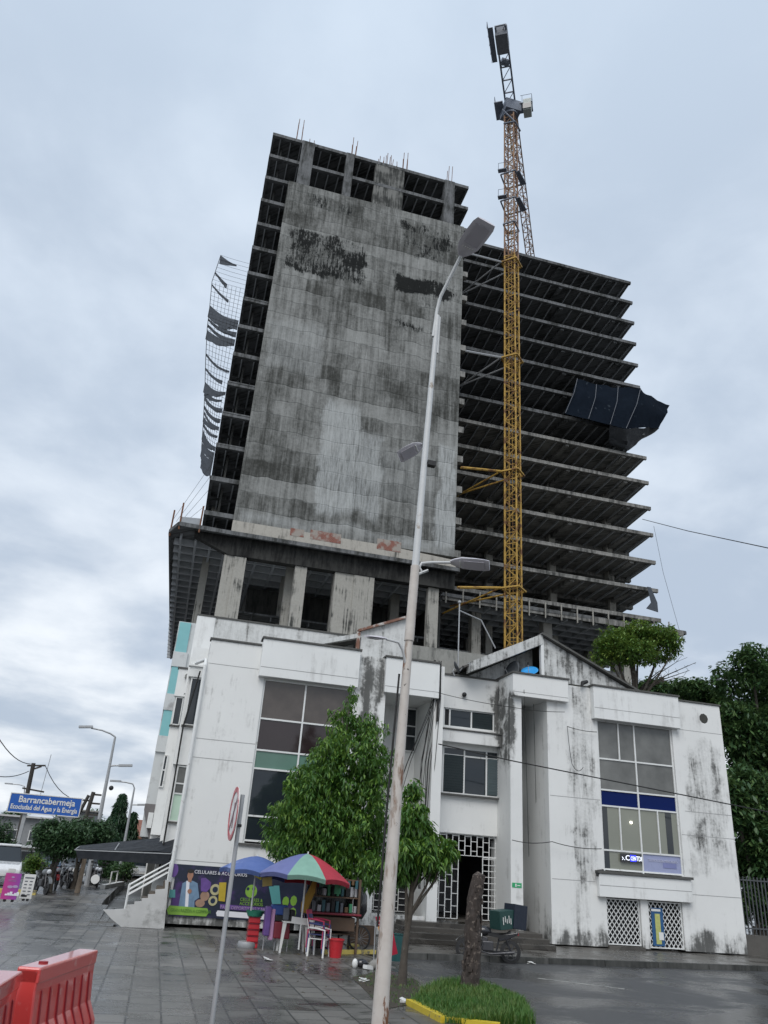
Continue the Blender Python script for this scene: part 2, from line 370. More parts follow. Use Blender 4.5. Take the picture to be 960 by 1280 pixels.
# kerb between plaza and road, kerb strip
kb=MB()
for a,b in zip(edge[:-1],edge[1:]): kb.beam((a[0]+.07,a[1],-.045),(b[0]+.07,b[1],-.045),.14,.11)
struct('kerb',kb,PAVE)
pv=MB().prism([(6.,KY(6)+.16),(50,KY(50)+.16),(50,38),(6.,38)],'z',-.12,.05); struct('pavement',pv,PAVE)
kk=MB(); 
for i in range(22):
    x0=6+i*2; kk.prism([(x0+.01,KY(x0)),(x0+1.99,KY(x0+2)),(x0+1.99,KY(x0+2)+.157),(x0+.01,KY(x0)+.157)],'z',-.12,.056)
struct('kerb_stones',kk,DARKC)
# street to the left, a little higher
tz=.3
st=MB().solid([[(-70,28,0.),(-1.62,28,0.)],[(-70,36,tz),(-1.62,36,tz)],[(-70,140,tz),(-1.62,140,tz)]],(0,0,-.6)); struct('street_pavement',st,PLAZA)
st=MB().solid([[(-70,37.2,tz+.004),(-5.2,37.2,tz+.004)],[(-70,140,tz+.004),(-9.5,140,tz+.004)]],(0,0,-.05)); struct('street',st,ROAD)
a=MB().beam((-40,36.6,tz+.08),(-4.3,36.6,tz+.08),.2,.16); YK=M('worn_yellow_paint',(.50,.40,.10),.6,.25,5,.2,grime=(.12,.11,.09),gs=4,gt=(.5,.62))
struct('yellow_kerb',a,YK)
# faint painted line and small debris on the road
RP=M('worn_road_paint',(.33,.33,.31),.6,.3,6,.1,grime=(.06,.06,.06),gs=5,gt=(.45,.6))
p=MB().solid([[(9.9,20.9,-.096),(11.6,19.5,-.096)],[(9.98,20.98,-.096),(11.68,19.58,-.096)]],(0,0,-.003))
p.solid([[(7.0,19.6,-.096),(8.2,19.4,-.096)],[(7.0,19.66,-.096),(8.2,19.46,-.096)]],(0,0,-.003)); struct('road_marking',p,RP)
# ================================================================== TOWER
KX0,KX1=-.8,20.2; YF=56.; TOP=68.6; ST=3.01
tower=thing('unfinished_tower','grey unfinished concrete high-rise with open floors and a blind stained wall, behind the white building','building',(10,60,0))
def ribs(mb,x0,x1,y0,y1,z0,z1,step,w=.12,shear=0.):
    x=x0+step*.5
    while x<x1:
        if shear: mb.prism([(x-w/2,y0),(x+w/2,y0),(x+w/2+shear*(y1-y0),y1),(x-w/2+shear*(y1-y0),y1)],'z',z0,z1)
        else: mb.box(x-w/2,x+w/2,y0,y1,z0,z1)
        x+=step
def jit(a): return R_.uniform(-a,a)
for n in range(15):
    z=TOP-ST*n
    m=MB()
    m.box(KX0+jit(.03),KX1,YF+jit(.04),76,z-.12,z)
    # edge beams
    m.box(KX0+.002,KX1-.002,YF+.0,YF+.36,z-.38,z-.121)
    m.box(KX0+.002,KX0+.25,YF+.362,75.9,z-.40,z-.122); m.box(KX1-.25,KX1-.002,YF+.362,75.9,z-.40,z-.122)
    m.box(KX0+.252,KX1-.252,YF+3.2,YF+3.6,z-.46,z-.122); m.box(KX0+.252,KX1-.252,YF+8,YF+8.5,z-.5,z-.122)
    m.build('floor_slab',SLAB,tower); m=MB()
    ribs(m,KX0+.3,KX1-.3,YF+.362,YF+3.2,z-.40,z-.123,1.05,.10)
    ribs(m,KX0+.3,KX1-.3,YF+3.602,YF+8,z-.40,z-.123,1.05,.10)
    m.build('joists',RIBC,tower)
# wing on the right, deeper
WX1=43.9; WY=63.07; SH=math.tan(rad(5))
for n in range(15):
    z=TOP-3.035*n
    j=jit(.05); m=MB(); y1=84
    P=lambda x0,x1,ya,yb,za,zb: m.prism([(x0,ya),(x1+SH*(ya-WY),ya),(x1+SH*(yb-WY),yb),(x0,yb)],'z',za,zb)
    P(20.25,WX1+j,WY+j,y1,z-.12,z)
    P(20.25,WX1+j-.01,WY+j+.008,WY+.3,z-.36,z-.121)
    P(20.25,WX1-.1,WY+5.2,WY+5.7,z-.5,z-.122)
    for cx in (27.6,34.6,41.3): m.box(cx-.22,cx+.22,WY+.303,WY+12,z-.55,z-.124)
    P(20.25,WX1-.1,WY+12,WY+12.5,z-.5,z-.122)
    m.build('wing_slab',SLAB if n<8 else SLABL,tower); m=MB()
    ribs(m,20.3,WX1-.3,WY+.302,WY+5.2,z-.36,z-.123,1.25,.09,SH*.7)
    ribs(m,20.3,WX1-.3,WY+5.702,WY+12,z-.36,z-.123,1.25,.09,SH*.7)
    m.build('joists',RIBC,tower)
# columns of the wing
for cx in (27.6,34.6,41.3):
    for cy in (WY+4.6,WY+10.):
        MB().box(cx-.35,cx+.35,cy-.35,cy+.35,-.1,TOP-.1).build('column',COLC,tower)
MB().box(20.3,43,80,80.3,0,TOP-.3).build('blocking_wall',DARKC,tower)  # dark walls added to block the view and light from behind
MB().box(0,20,73,73.3,25,TOP-.3).build('blocking_wall',DARKC,tower)
MB().box(4,18,66,73,0,24).build('blocking_core',DARKC,tower)  # dark block added so no light comes through behind the columns
# blind wall of board-marked concrete
xw0,xw1=1.5,19.75; zb=25.0; zt=TOP-2*ST-.1
MB().box(xw0,xw1,YF-.18,YF+.35,zb+.9,zt).build('blind_wall',CW,tower)
MB().prism([(xw0-.02,zb-.15),(19.9,zb-.15),(19.9,zb+.6),(14,zb+.9),(xw0-.02,zb+.9)],'y',YF-.2,YF+.35).build('wall_base',concrete('base_render',(.40,.38,.34),amt=(.5,.7)),tower)
for px0,py0,px1,py1 in ((363,661,379,673),(388,663,425,681),(471,674,500,692)):
    a=un(px0,py0,y=YF);b=un(px1,py1,y=YF)
    MB().box(a.x,b.x,YF-.215,YF-.1,b.z,a.z).build('brick_infill',BRICK,tower)
# slab stubs on the right of the blind wall
for n in range(3,15):
    z=TOP-ST*n; MB().box(19.76,20.3,YF-.1,YF+.5,z-.5,z+.1).build('slab_stub',SLABL,tower)
# two open storeys on top: piers and columns
for (a,b) in ((374,389),(432,441),(470,506),(557,569)):
    x0=un(a,205,y=YF).x; x1=un(b,215,y=YF).x
    MB().box(x0,x1,YF-.06 if b-a<30 else YF+.02,YF+.6,zt-.2,TOP-.01).build('pier',SLAB if b-a<30 else PIER,tower)
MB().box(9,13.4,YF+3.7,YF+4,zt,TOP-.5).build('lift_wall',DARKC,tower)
# starter bars
for (px,py,h_,k) in ((372,168,3.0,4),(441,183,2.6,4),(505,200,2.6,4),(560,218,2.7,3),(476,190,1.2,4),(484,192,1.9,4),(492,193,1.0,4),(388,172,.8,4)):
    q=un(px,py,y=YF+.3); m=MB().box(q.x-.08,q.x+.55,YF+.15,YF+.75,TOP-.04,TOP+.03)
    for i in range(k):
        x=q.x+(i%2)*.45+jit(.06); y=YF+.2+(i//2)*.5; hh=h_*R_.uniform(.8,1.1)
        m.tube([(x,y,TOP-.02),(x+jit(.06),y,TOP+hh)],.035,5)
    m.build('starter_bars',RUST,tower)
for x in (29,33,38): 
    m=MB(); m.box(x-.1,x+.6,WY+.95,WY+1.05,TOP-.05,TOP+.02); [m.tube([(x+i*.2,WY+1,TOP-.1),(x+i*.2+jit(.1),WY+1,TOP+.5)],.03,4) for i in range(3)]; m.build('starter_bars',RUST,tower)
# left edge of the tower: mid posts between floors
MB().box(.2,.36,YF+1.6,YF+1.8,25,TOP-.2).build('edge_post',DARKC,tower)
for cy in (62,69): MB().box(-.3,.3,cy-.3,cy+.3,0,TOP-.2).build('column',COLC,tower)
# ---- podium: deep waffle slab with chamfered corner
PZ=24.2
pod=[(-3.1,57.3),(-2.45,55.45),(1.2,55.6),(20.1,55.6),(20.6,61.9),(45.9,62.2),(45.9,100),(-2.3,100)]
m=MB().prism(pod,'z',PZ+.55,PZ+.72); m.build('podium_slab',SLAB,tower)
m=MB()
x=-2.2
while x<45.6:
    y0=57.4 if x<1 else 57.05 if x<20.4 else 62.5
    m.box(x-.09,x+.09,y0,99.5,PZ+.05,PZ+.549); x+=1.55 if x>1.5 else 1.15
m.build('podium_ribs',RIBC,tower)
m=MB(); y=58.6
while y<99.5:
    m.box(-2.7,20 if y<62.5 else 45.7,y-.1,y+.1,PZ+.02,PZ+.547); y+=1.75
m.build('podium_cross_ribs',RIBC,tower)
m=MB()
pe=pod
for a,b in zip(pe,pe[1:]+pe[:1]): m.beam((a[0],a[1],PZ+.52),(b[0],b[1],PZ+.52),.16,.30)
m.build('podium_edge',SLAB,tower)
BEAMM=concrete('shade_black_beam',(.05,.05,.047),dark=(.015,.015,.015),amt=(.4,.6))  # near-black colour stands in for the darkness under the slab
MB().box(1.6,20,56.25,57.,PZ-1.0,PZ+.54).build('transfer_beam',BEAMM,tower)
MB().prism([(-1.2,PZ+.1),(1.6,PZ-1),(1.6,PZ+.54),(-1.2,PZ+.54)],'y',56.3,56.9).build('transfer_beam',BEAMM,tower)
for (a,b,py,d,ny) in ((281,309,692,.9,56.4),(370,385,702,.6,56.4),(358,368,715,.6,58.5),(420,469,708,.8,56.4),(413,421,760,.6,58.6),(536,549,728,.6,56.6)):
    x0=un(a,py,y=ny).x; x1=un(b,py,y=ny).x; w=x1-x0
    m=MB().box(x0,x1,ny,ny+d,-.1,PZ-1.0+ (0 if ny<58 else 1.2))
    if b-a>25: m.box(x0+w*.48,x1+.004,ny-.08,ny+.1,-.1,PZ-1.02)
    m.build('column',COLC,tower)
for cx in (2,7,12,17):
    for cy in (64,): MB().box(cx-.4,cx+.4,cy-.4,cy+.4,-.1,PZ+.5).build('column',COLC,tower)
for (cx,cy) in ((25.,64.5),(32.2,64.5),(40.3,64.5),(31,70),(41,72),(45,80)): MB().box(cx-.45,cx+.45,cy-.45,cy+.45,-.1,PZ+.5).build('column',COLC,tower)
# lower podium floors, right-hand part
for z in (20.6,17.0,13.4,9.):
    m=MB().box(20.8,40,64+ (24-z)*.15,88,z-.15,z); m.box(20.8,40,64.02+(24-z)*.15,64.3+(24-z)*.15,z-.5,z-.152)
    ribs(m,21,40,64.6+(24-z)*.15,80,z-.5,z-.152,1.6); m.build('lower_slab',SLAB,tower)
    m=MB().box(2,20.2,62,80,z-.15,z); ribs(m,2,20,62.1,75,z-.5,z-.152,1.6)
    if z>18: m.build('lower_slab',SLAB,tower)
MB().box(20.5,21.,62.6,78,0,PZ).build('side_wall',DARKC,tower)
# formwork props and rail stubs on the podium edge
MB().box(20.9,45.5,62.0,62.18,PZ+.1,PZ+.62).build('edge_formwork',SLABL,tower)
for i in range(15):
    x=21.2+i*1.62; MB().tube([(x,61.9,PZ-.25),(x,61.86,PZ+1.25)],.07,6).build('edge_prop',COLC,tower)
for (x,y) in ((-3.05,57.2),(-2.4,55.5),(-.9,55.5)): MB().tube([(x,y,PZ+.1),(x,y,PZ+2.3)],.07,6).build('edge_rail_post',RUST,tower)
MB().solid([[(-2.5,55.5,PZ+.6),(-.9,55.6,PZ+.6)],[(-2.35,55.5,PZ+1.15),(-.9,55.6,PZ+1.3)]],(0,.05,0)).build('edge_tarp',M('grey_tarpaulin',(.3,.32,.34),.6),tower)
m=MB()
for i in range(5): m.tube([(-.8,56,PZ+6.5-i*1.3),(-3+i*.3,55.8,PZ+.8)],.012,4)
m.build('guy_line',CABLE,tower)
# ---- torn nets
NETM=M('grey_net_fabric',(.055,.065,.08),.8,.3,4)
net=thing('torn_safety_net','torn grey safety net on thin outriggers bulging from the tower left edge','net',(-2,57,42))
OUT=[(276,319),(265,352),(262,385),(259,410),(257,450),(256,490),(254,530),(252,560),(252,578),(263,588)]
inn=lambda z:Vector((KX0-.02,56.2,z))
outs=[un(a,b,y=57.8) for a,b in OUT]
m=MB().tube(outs,.03,5)
for i in range(0,60):
    t=i/59*(len(outs)-1.001); k=int(t); q=outs[k].lerp(outs[k+1],t-k)
    m.tube([q,(q+inn(q.z-1.2))/2+Vector((0,0,-.25)),inn(q.z-1.6)],.014,4)
for s_ in (.12,.25,.38,.5,.62,.75,.88):
    m.tube([q.lerp(inn(q.z-1.3),s_) for q in outs[1:]],.014,4)
m.build('cord',CABLE,net)
def strip(t0,w0,w1,s1=1.,drop=1.5):
    t=t0*(len(outs)-1.001);k=int(t);q=outs[k].lerp(outs[k+1],t-k); P=[]
    for j in range(9):
        u=j/8*s1; a=q.lerp(inn(q.z-drop),u); w=w0+(w1-w0)*j/8; sag=-.35*math.sin(u*PI)
        P.append([a+Vector((0,0,sag)),a+Vector((0,.05,sag-w*R_.uniform(.8,1.1)))])
    MB().solid(P,(0,.03,0)).build('fabric_strip',NETM,net)
for a in ((.0,.9,.1,.6,2.),(.07,.2,.5,.45,3.),(.21,1.3,1.,1,2.2),(.34,.9,.6,1,1.6),(.31,.3,.3,1,2.2),(.52,1.1,.3,1,1.6),(.57,.3,.5,1,1.8),(.62,.25,.35,1,2.2),(.66,.3,.2,1,1.9),(.69,.25,.4,1,2.3),(.73,.25,.35,1,2.),(.78,.7,.7,1,1.6),(.82,.5,.5,1,1.6),(.87,.7,.6,1,1.3),(.91,.35,.4,1,1.2),(.95,.3,.3,1,.8),(.24,.35,.6,.7,2.6),(.28,.2,.5,1,2.),(.42,.25,.2,1,2.4),(.47,.2,.35,.8,2.),(.55,.5,.15,.9,1.5),(.60,.3,.4,1,2.),(.64,.45,.2,.9,1.7),(.71,.5,.3,1,1.9),(.75,.4,.6,1,1.7),(.80,.5,.3,.9,1.8),(.85,.45,.5,1,1.5),(.89,.5,.4,1,1.4),(.12,.15,.3,.6,3.)): strip(*a)
# dark mesh on the right wing
DM=M('black_mesh_sheet',(.007,.011,.018),1.,.3,2,.0,grime=(.06,.075,.09),gs=1.2,gt=(.62,.72)); DM.node_tree.nodes['Principled BSDF'].inputs['Specular IOR Level'].default_value=.05
sn=thing('dark_debris_mesh','dark mesh sheet billowing off the right wing edge halfway up the tower','net',(40,62,46))
A=[(721,474),(745,481),(772,484),(800,486),(818,498),(836,508)]; B=[(706,517),(735,524),(762,531),(782,536),(806,534),(823,536)]
C=[(706,540),(735,548),(762,556),(786,563),(795,556),(800,549)]
rows=[]
for L,yy in ((A,62.6),(None,0),(B,61.4),(None,0),(C,62.7)):
    rows.append([un(a,b,y=yy+(.0 if i<4 else 1.2*(i-3))) for i,(a,b) in enumerate(L)] if L else None)
rows[1]=[(a*.55+b*.45)+Vector((0,-.35,-.1)) for a,b in zip(rows[0],rows[2])]; rows[3]=[(a+b)/2+Vector((0,.1,-.2)) for a,b in zip(rows[2],rows[4])]
def refine(rows,k=4):
    out=[]
    for r in rows:
        q=[]
        for a,b in zip(r[:-1],r[1:]): q+= [a.lerp(b,i/k) for i in range(k)]
        out.append(q+[r[-1]])
    o2=[]
    for a,b in zip(out[:-1],out[1:]):
        for i in range(3): o2.append([p.lerp(q,i/3)+Vector((jit(.06),jit(.18),jit(.06))) for p,q in zip(a,b)])
    return o2+[out[-1]]
top=refine(rows[:3]); MB(True).solid(top,(0,.05,0)).build('mesh_sheet',DM,sn)
R3=[list(r) for r in rows]; rows[2:]=[r[2:] for r in rows[2:]]; low=refine(rows[2:])
MB(True).solid([r for r in low],(0,.05,0)).build('mesh_sheet',M('sheer_dark_mesh',(.012,.014,.017),.8),sn)
m=MB()
for i in range(4): m.tube([R3[0][i]+Vector((0,-.12,0)),R3[1][i]+Vector((0,-.25,0)),R3[2][i]+Vector((0,-.12,0))],.035,5)
m.build('seam_rope',M('grey_rope',(.12,.13,.15),.8),sn)
hr=MB().solid([[(42.6,63,29.2),(43,63,29.2)],[(42.9,63,27.6),(43.6,63,27.7)],[(42.3,63,26.9),(43.6,63,26.7)]],(0,.05,0)).build('hanging_mesh_rag',NETM)
props(hr,'small dark rag of mesh hanging above the tower lowest right corner','net')
m=MB().tube([(43.9,62.9,36),(44.5,62.9,31),(45.5,62.6,25)],.02,4); props(m.build('slack_cable',CABLE),'thin slack cable hanging down the tower right end','cable')
# ================================================================== CRANE
crane=thing('tower_crane','tall yellow lattice tower crane tied to the tower, faded orange and grey on top','crane',(25.52,57,0))
CX,CY=25.52,57.; hw=.77
CORN=[(CX-hw,CY),(CX,CY-hw),(CX+hw,CY),(CX,CY+hw)]
def mast(z0,z1,name,mat,sec=1.05):
    m=MB()
    for (x,y) in CORN: m.beam((x,y,z0),(x,y,z1),.13,.13)
    z=z0;k=0
    while z<z1-.01:
        z2=min(z+sec,z1)
        for i in range(4):
            a=CORN[i];b=CORN[(i+1)%4]
            m.beam((*a,z),(*b,z),.06)
            zm=(z+z2)/2
            if k%2: m.beam((*a,z),(*b,z2),.06)
            else: m.beam((*b,z),(*a,z2),.06)
        z=z2;k+=1
    m.build(name,mat,crane)
mast(0,61.2,'mast',CRANE_Y); mast(61.2,83,'upper_mast',CRANE_O)
# centre ladder line
m=MB(); [m.beam((CX+dx,CY-.25,2),(CX+dx,CY-.25,82),.05) for dx in (-.12,.2)]
z=2
while z<82: m.beam((CX-.12,CY-.25,z),(CX+.2,CY-.25,z),.03); z+=.4
m.build('ladder',CRANE_Y,crane)
# tie collars
for (px,py,tx,ty) in ((640,331,580,332),(639,450,575,449),(640,592,568,585),(639,737,565,740)):
    c=un(px,py,y=CY); z=c.z; g=1.15
    m=MB(); Q=[(CX-g,CY),(CX,CY-g),(CX+g,CY),(CX,CY+g)]
    for i in range(4): m.beam((*Q[i],z),(*Q[(i+1)%4],z),.16,.14)
    m.build('tie_collar',CRANE_Y,crane)
    m=MB(); m.tube([(Q[0][0],Q[0][1],z),(20.2,56.1,z-.9)],.12,6); m.tube([(CX,CY+g,z),(22.0,63,z-.2)],.08,6); m.tube([(CX-g,CY,z),(21.3,63,z-1.)],.08,6)
    m.build('tie_strut',STEEL if ty<460 else CRANE_Y,crane)
# collars with platforms on the upper mast
for (py,dy) in ((225,0),(258,0),(285,0)):
    z=un(640,py,y=CY).z; g=1.35 if py<270 else 1.0
    m=MB(); Q=[(CX-g,CY-g*.2),(CX-.1,CY-g),(CX+g,CY+g*.2),(CX,CY+g)]
    for i in range(4): m.beam((*Q[i],z),(*Q[(i+1)%4],z),.14,.12)
    if py<270:
        m.beam((CX+.2,CY-1.2,z+.1),(CX+1.7,CY+.2,z+.1),.5,.1); m.beam((CX-1.8,CY-.6,z),(CX-1.0,CY-1.1,z),.5,.1)
        for q in ((CX-1.8,CY-.7),(CX-1.1,CY-1.1),(CX+1.7,CY+.1)): m.tube([(*q,z),(*q,z+1.1)],.03,4)
        m.tube([(CX-1.8,CY-.7,z+1.1),(CX-1.1,CY-1.1,z+1.1)],.03,4)
    m.build('climbing_frame',CRANE_G,crane)
z=un(636,155,y=CY).z
m=MB(); m.beam((CX-1.3,CY-.6,z+1.3),(CX+.2,CY-.9,z-.6),.12); m.beam((CX-1.,CY-.3,z-.6),(CX,CY-1.2,z-.9),.15); m.beam((CX,CY-1.2,z-.9),(CX+1.2,CY,z-.6),.15); m.build('mast_brace',CRANE_G,crane)
# slewing unit, cab, platform
m=MB(); m.box(CX-.95,CX+.95,CY-.95,CY+.95,83,84.6); m.lathe([(0,82.7),(.9,82.7),(.9,83),(0,83)],(CX,CY,0)); m.build('slewing_unit',CRANE_G,crane)
HD=Vector((.505,.863,0)); PD=Vector((.863,-.505,0))
m=MB(); c=Vector((CX,CY,84.2)); 
pl=c+PD*-1.3
m.obox(pl,(1.0,2.4,.12),(0,0,-math.atan2(HD.x,HD.y)))
for s_ in (-1.1,0,1.1):
    q=pl-PD*.45+HD*s_; m.tube([q,q+Vector((0,0,1.1))],.03,4)
m.tube([pl-PD*.45-HD*1.1+Vector((0,0,1.1)),pl-PD*.45+HD*1.1+Vector((0,0,1.1))],.03,4)
pr_=c+PD*1.6+HD*.2; m.obox(pr_,(1.9,1.4,.1),(0,0,-math.atan2(HD.x,HD.y)))
for s_,u in ((-.6,2.5),(.6,2.5),(-.6,1.4)):
    q=c+PD*u+HD*s_; m.tube([q,q+Vector((0,0,1.1))],.03,4)
m.tube([c+PD*2.5-HD*.6+Vector((0,0,1.1)),c+PD*2.5+HD*.6+Vector((0,0,1.1)),],.03,4); m.tube([c+PD*2.5-HD*.6+Vector((0,0,1.1)),c+PD*1.2-HD*.6+Vector((0,0,1.1))],.03,4)
m.build('platform',CRANE_G,crane)
cab=MB().obox(c+PD*2.0-HD*.5+Vector((0,0,-1.1)),(.9,1.2,1.8),(0,0,-math.atan2(HD.x,HD.y))).build('cab',M('cream_cab_paint',(.36,.39,.37),.5),crane,.05)
MB().obox(c+PD*2.0-HD*1.16+Vector((0,0,-1.5)),(.95,.06,.8),(0,0,-math.atan2(HD.x,HD.y))).build('cab_window',G_DARK,cab)
# counter jib towards the camera
def lattice(mb,a,b,w,h,n,tri=False,chord=.12,lace=.06):
    a=Vector(a);b=Vector(b);d=(b-a); L=d.length; d=d/L; s_=Vector((d.y,-d.x,0)).normalized()
    up=Vector((0,0,1))
    cs=[a-s_*w/2,a+s_*w/2]+([a+up*h] if tri else [a+s_*w/2+up*h,a-s_*w/2+up*h])
    for q in cs: mb.beam(q,q+d*L,chord)
    k=len(cs)
    for i in range(n):
        p0=d*(L*i/n);p1=d*(L*(i+1)/n)
        for j in range(k):
            q0=cs[j];q1=cs[(j+1)%k]
            mb.beam(q0+p0,q1+p0,lace)
            if i%2: mb.beam(q0+p0,q1+p1,lace)
            else: mb.beam(q1+p0,q0+p1,lace)
m=MB(); cj0=Vector((CX,CY,84.9)); cj1=cj0-HD*9.6
s_=PD*.55
for q in (-1,1): m.beam(cj0+s_*q,cj1+s_*q,.18,.3)
for i in range(7):
    a=cj0.lerp(cj1,i/6); m.beam(a-s_,a+s_,.12,.12)
    if i<6:
        b=cj0.lerp(cj1,(i+1)/6); m.beam(a-s_,b+s_,.07)
m.build('counter_jib',CRANE_G,crane)
m=MB().obox(cj0-HD*8.0+Vector((0,0,.0)),(1.3,2.2,1.5),(0,0,-math.atan2(HD.x,HD.y))).build('counterweight',M('counterweight_concrete',(.16,.17,.19),.8),crane)
m=MB()
for q in (7.0,9.4):
    c2=cj0-HD*q; 
e0=cj0-HD*5.6-PD*1.35; e1=cj0-HD*9.6-PD*1.35
m.beam(e0+PD*.25,e1+PD*.25,.55,.06)
for i in range(5):
    q=e0.lerp(e1,i/4)-PD*.1; m.tube([q,q+Vector((0,0,1.1))],.03,4)
m.tube([e0-PD*.1+Vector((0,0,1.1)),e1-PD*.1+Vector((0,0,1.1))],.03,4); m.tube([e0-PD*.1+Vector((0,0,.6)),e1-PD*.1+Vector((0,0,.6))],.03,4)
m.build('walkway',CRANE_G,crane)
m=MB(); m.lathe([(.0,-.45),(.38,-.45),(.38,.45),(0,.45)],cj0-HD*5.3+Vector((0,0,.1)),'x',14); m.build('winch_drum',CRANE_G,crane)
m=MB(); lattice(m,cj0+HD*.6+Vector((0,0,.2)),cj0+HD*32+Vector((0,0,.2)),1.15,1.2,22,True,.13,.06); m.build('jib',CRANE_O,crane)
_a=un(803,649,y=62.5); _b=un(960,685,y=34.); _m=(_a+_b)/2+Vector((0,0,-.12))
props(MB().tube([_a,_m,_b,_b+(_b-_m)*1.2],.03,4).build('overhead_cable',CABLE),'thin overhead cable crossing the open sky to the right of the tower','cable')
# ================================================================== WHITE BUILDING
bld=thing('white_building','stained white three-storey office block with recessed grille entrance and two big windows','building',(11,31,0))
Y=29.
def wall(*b,mat=WALL,name='wall'):
    if not isinstance(b[0],tuple): b=(b,)
    for q in b: r=MB().box(*q).build(name,mat,bld)
    return r
PB=.1   # base level of walls
WL0,WL1,WR0,WR1=2.85,6.35,16.70,20.22; WZ0,WZ1=2.66,8.36
# left block front: pieces around the window
wall((.7,WL0,Y,Y+.3,PB,9.55),(WL0+.001,WL1-.001,Y+.002,Y+.3,PB,WZ0),(WL1,7.6,Y,Y+.3,PB,9.72),(WL0+.001,WL1-.001,Y+.002,Y+.3,WZ1,9.6))
wall(.7,.98,Y+.301,Y+1.5,PB,9.55)            # left return
wall((7.3,7.6,Y+.301,32,PB,9.72))
# right block
wall((14.45,WR0,Y,Y+.3,PB,9.62),(WR0+.001,WR1-.001,Y+.002,Y+.3,1.75,WZ0),(WR1,22.7,Y,Y+.3,PB,9.56),(WR0+.001,WR1-.001,Y+.002,Y+.3,WZ1,9.6),(16.7,16.72,Y,Y+.3,PB,1.75))
wall((22.4,22.7,Y+.301,42,PB,9.56),(14.45,14.75,Y+.301,32.2,PB,9.62))
wall((18.17,18.47,Y+.01,Y+.25,PB,1.74),(19.98,20.22,Y,Y+.3,PB,1.75))
# boxed parapets standing proud
def boxed(x0,x1,z0,z1,d=.28,name='parapet'):
    m=MB().box(x0,x1,Y-d,Y-.002,z0,z1); m.build(name,WALL_CLEAN,bld,.015)
    MB().box(x0-.05,x1+.05,Y-d-.05,Y+.34,z1+.002,z1+.07).build('coping',DIRTY,bld)
boxed(2.62,6.42,8.38,9.80); boxed(7.5,9.72,8.36,9.73,.2); boxed(16.45,20.48,8.34,9.66)
MB().box(.65,2.6,Y-.05,Y+.36,9.56,9.63).build('coping',DIRTY,bld)
MB().box(20.55,22.75,Y-.05,Y+.36,9.57,9.63).build('coping',DIRTY,bld)
MB().box(16.35,20.35,Y-.2,Y-.002,1.76,2.55).build('window_apron',WALL_CLEAN,bld,.012)
# box over the right recess
MB().box(12.85,15.32,Y-.25,Y+1.5,8.86,9.76).build('parapet',WALL,bld,.012); MB().box(12.8,15.37,Y-.3,Y+1.55,9.762,9.83).build('coping',DIRTY,bld)
wall((12.85,12.99,Y+.05,Y+1.4,6.9,8.858)); 
# small panel grooves
JG=M('joint_grime',(.30,.30,.30),.9,.5,6)
for (x0,x1,z) in ((.72,2.6,8.66),(2.64,6.4,8.72),(.72,2.84,5.95),(.72,2.84,5.3),(.72,6.3,1.98),(16.47,20.46,8.78),(20.5,22.68,8.36),(20.5,22.68,5.1),(20.25,22.68,4.2),(14.5,16.68,5.2),(14.5,16.3,2.25),(7.5,9.7,8.6),(12.86,15.3,9.02),(16.37,20.33,2.15),(20.25,22.68,2.05)):
    pr=.285 if z>8.5 and (2.6<x0<6.5 or 16.4<x0<16.6) else .255 if x0==12.86 else .205 if z in(8.6,2.15) and x0 in (7.5,16.37) else .004
    MB().box(x0,x1,Y-pr,Y-pr+.003,z-.010,z+.010).build('panel_joint',JG,bld)
# ---- windows
def window(x0,x1,z0,z1,y,cols,rows,cells,name='window',fr=.06,dep=.1):
    """cells[r][c] material, rows from the top"""
    m=MB()
    for x in cols: m.box(x-fr/2,x+fr/2,y-dep/2,y+dep/2,z0,z1)
    xs=cols; 
    for z in rows: m.box(cols[0]+fr/2+.001,cols[-1]-fr/2-.001,y-dep/2+.004,y+dep/2-.004,z-fr/2,z+fr/2)
    w=m.build(name,WHITEM,bld)
    for r in range(len(rows)-1):
        for c in range(len(cols)-1):
            mt=cells[r][c] if r<len(cells) and c<len(cells[r]) else G_DARK
            q=MB().box(cols[c]+.002,cols[c+1]-.002,y-.006,y+.006,rows[r+1],rows[r]); q.build('pane',mt,w)
    return w
window(WL0,WL1,WZ0,WZ1,Y+.12,[WL0+.04,4.48,WL1-.04],[8.33,6.9,5.78,5.14,3.55,2.75],[[G_BROWN,G_BROWN],[G_MAROON,G_MAROON],[G_GREEN,G_GREEN],[G_DARK,G_DARK],[G_DARK,G_DARK]])
wr=window(WR0,WR1,WZ0,WZ1,Y+.12,[WR0+.04,18.44,WR1-.04],[8.33,6.82,5.62,5.02,3.4,2.72],[[G_GREY,G_GREY],[G_GREY,G_GREY],[G_BLUE,G_BLUE],[G_CURT,G_CURT],[G_CURT,M('frosted_shop_sign_pane',(.30,.33,.50),.3,.2,2)]])
for x,z0,z1 in ((17.7,6.84,8.3),(17.55,3.42,5.0),(19.26,3.42,5.0)): MB().box(x-.025,x+.025,Y+.06,Y+.14,z0,z1).build('mullion',WHITEM,wr)
# dark gaps beside the curtains, sunlit none
MB().box(16.78,17.02,Y+.108,Y+.112,2.75,5.0).build('curtain_gap',G_DARK,wr); MB().box(19.62,19.9,Y+.108,Y+.112,3.45,5.0).build('curtain_gap',G_DARK,wr)
MB().box(2.7,6.5,Y-.08,Y+.28,2.58,2.655).build('sill',DIRTY,bld); MB().box(16.3,20.42,Y-.26,Y+.28,2.56,2.655).build('sill',DIRTY,bld)
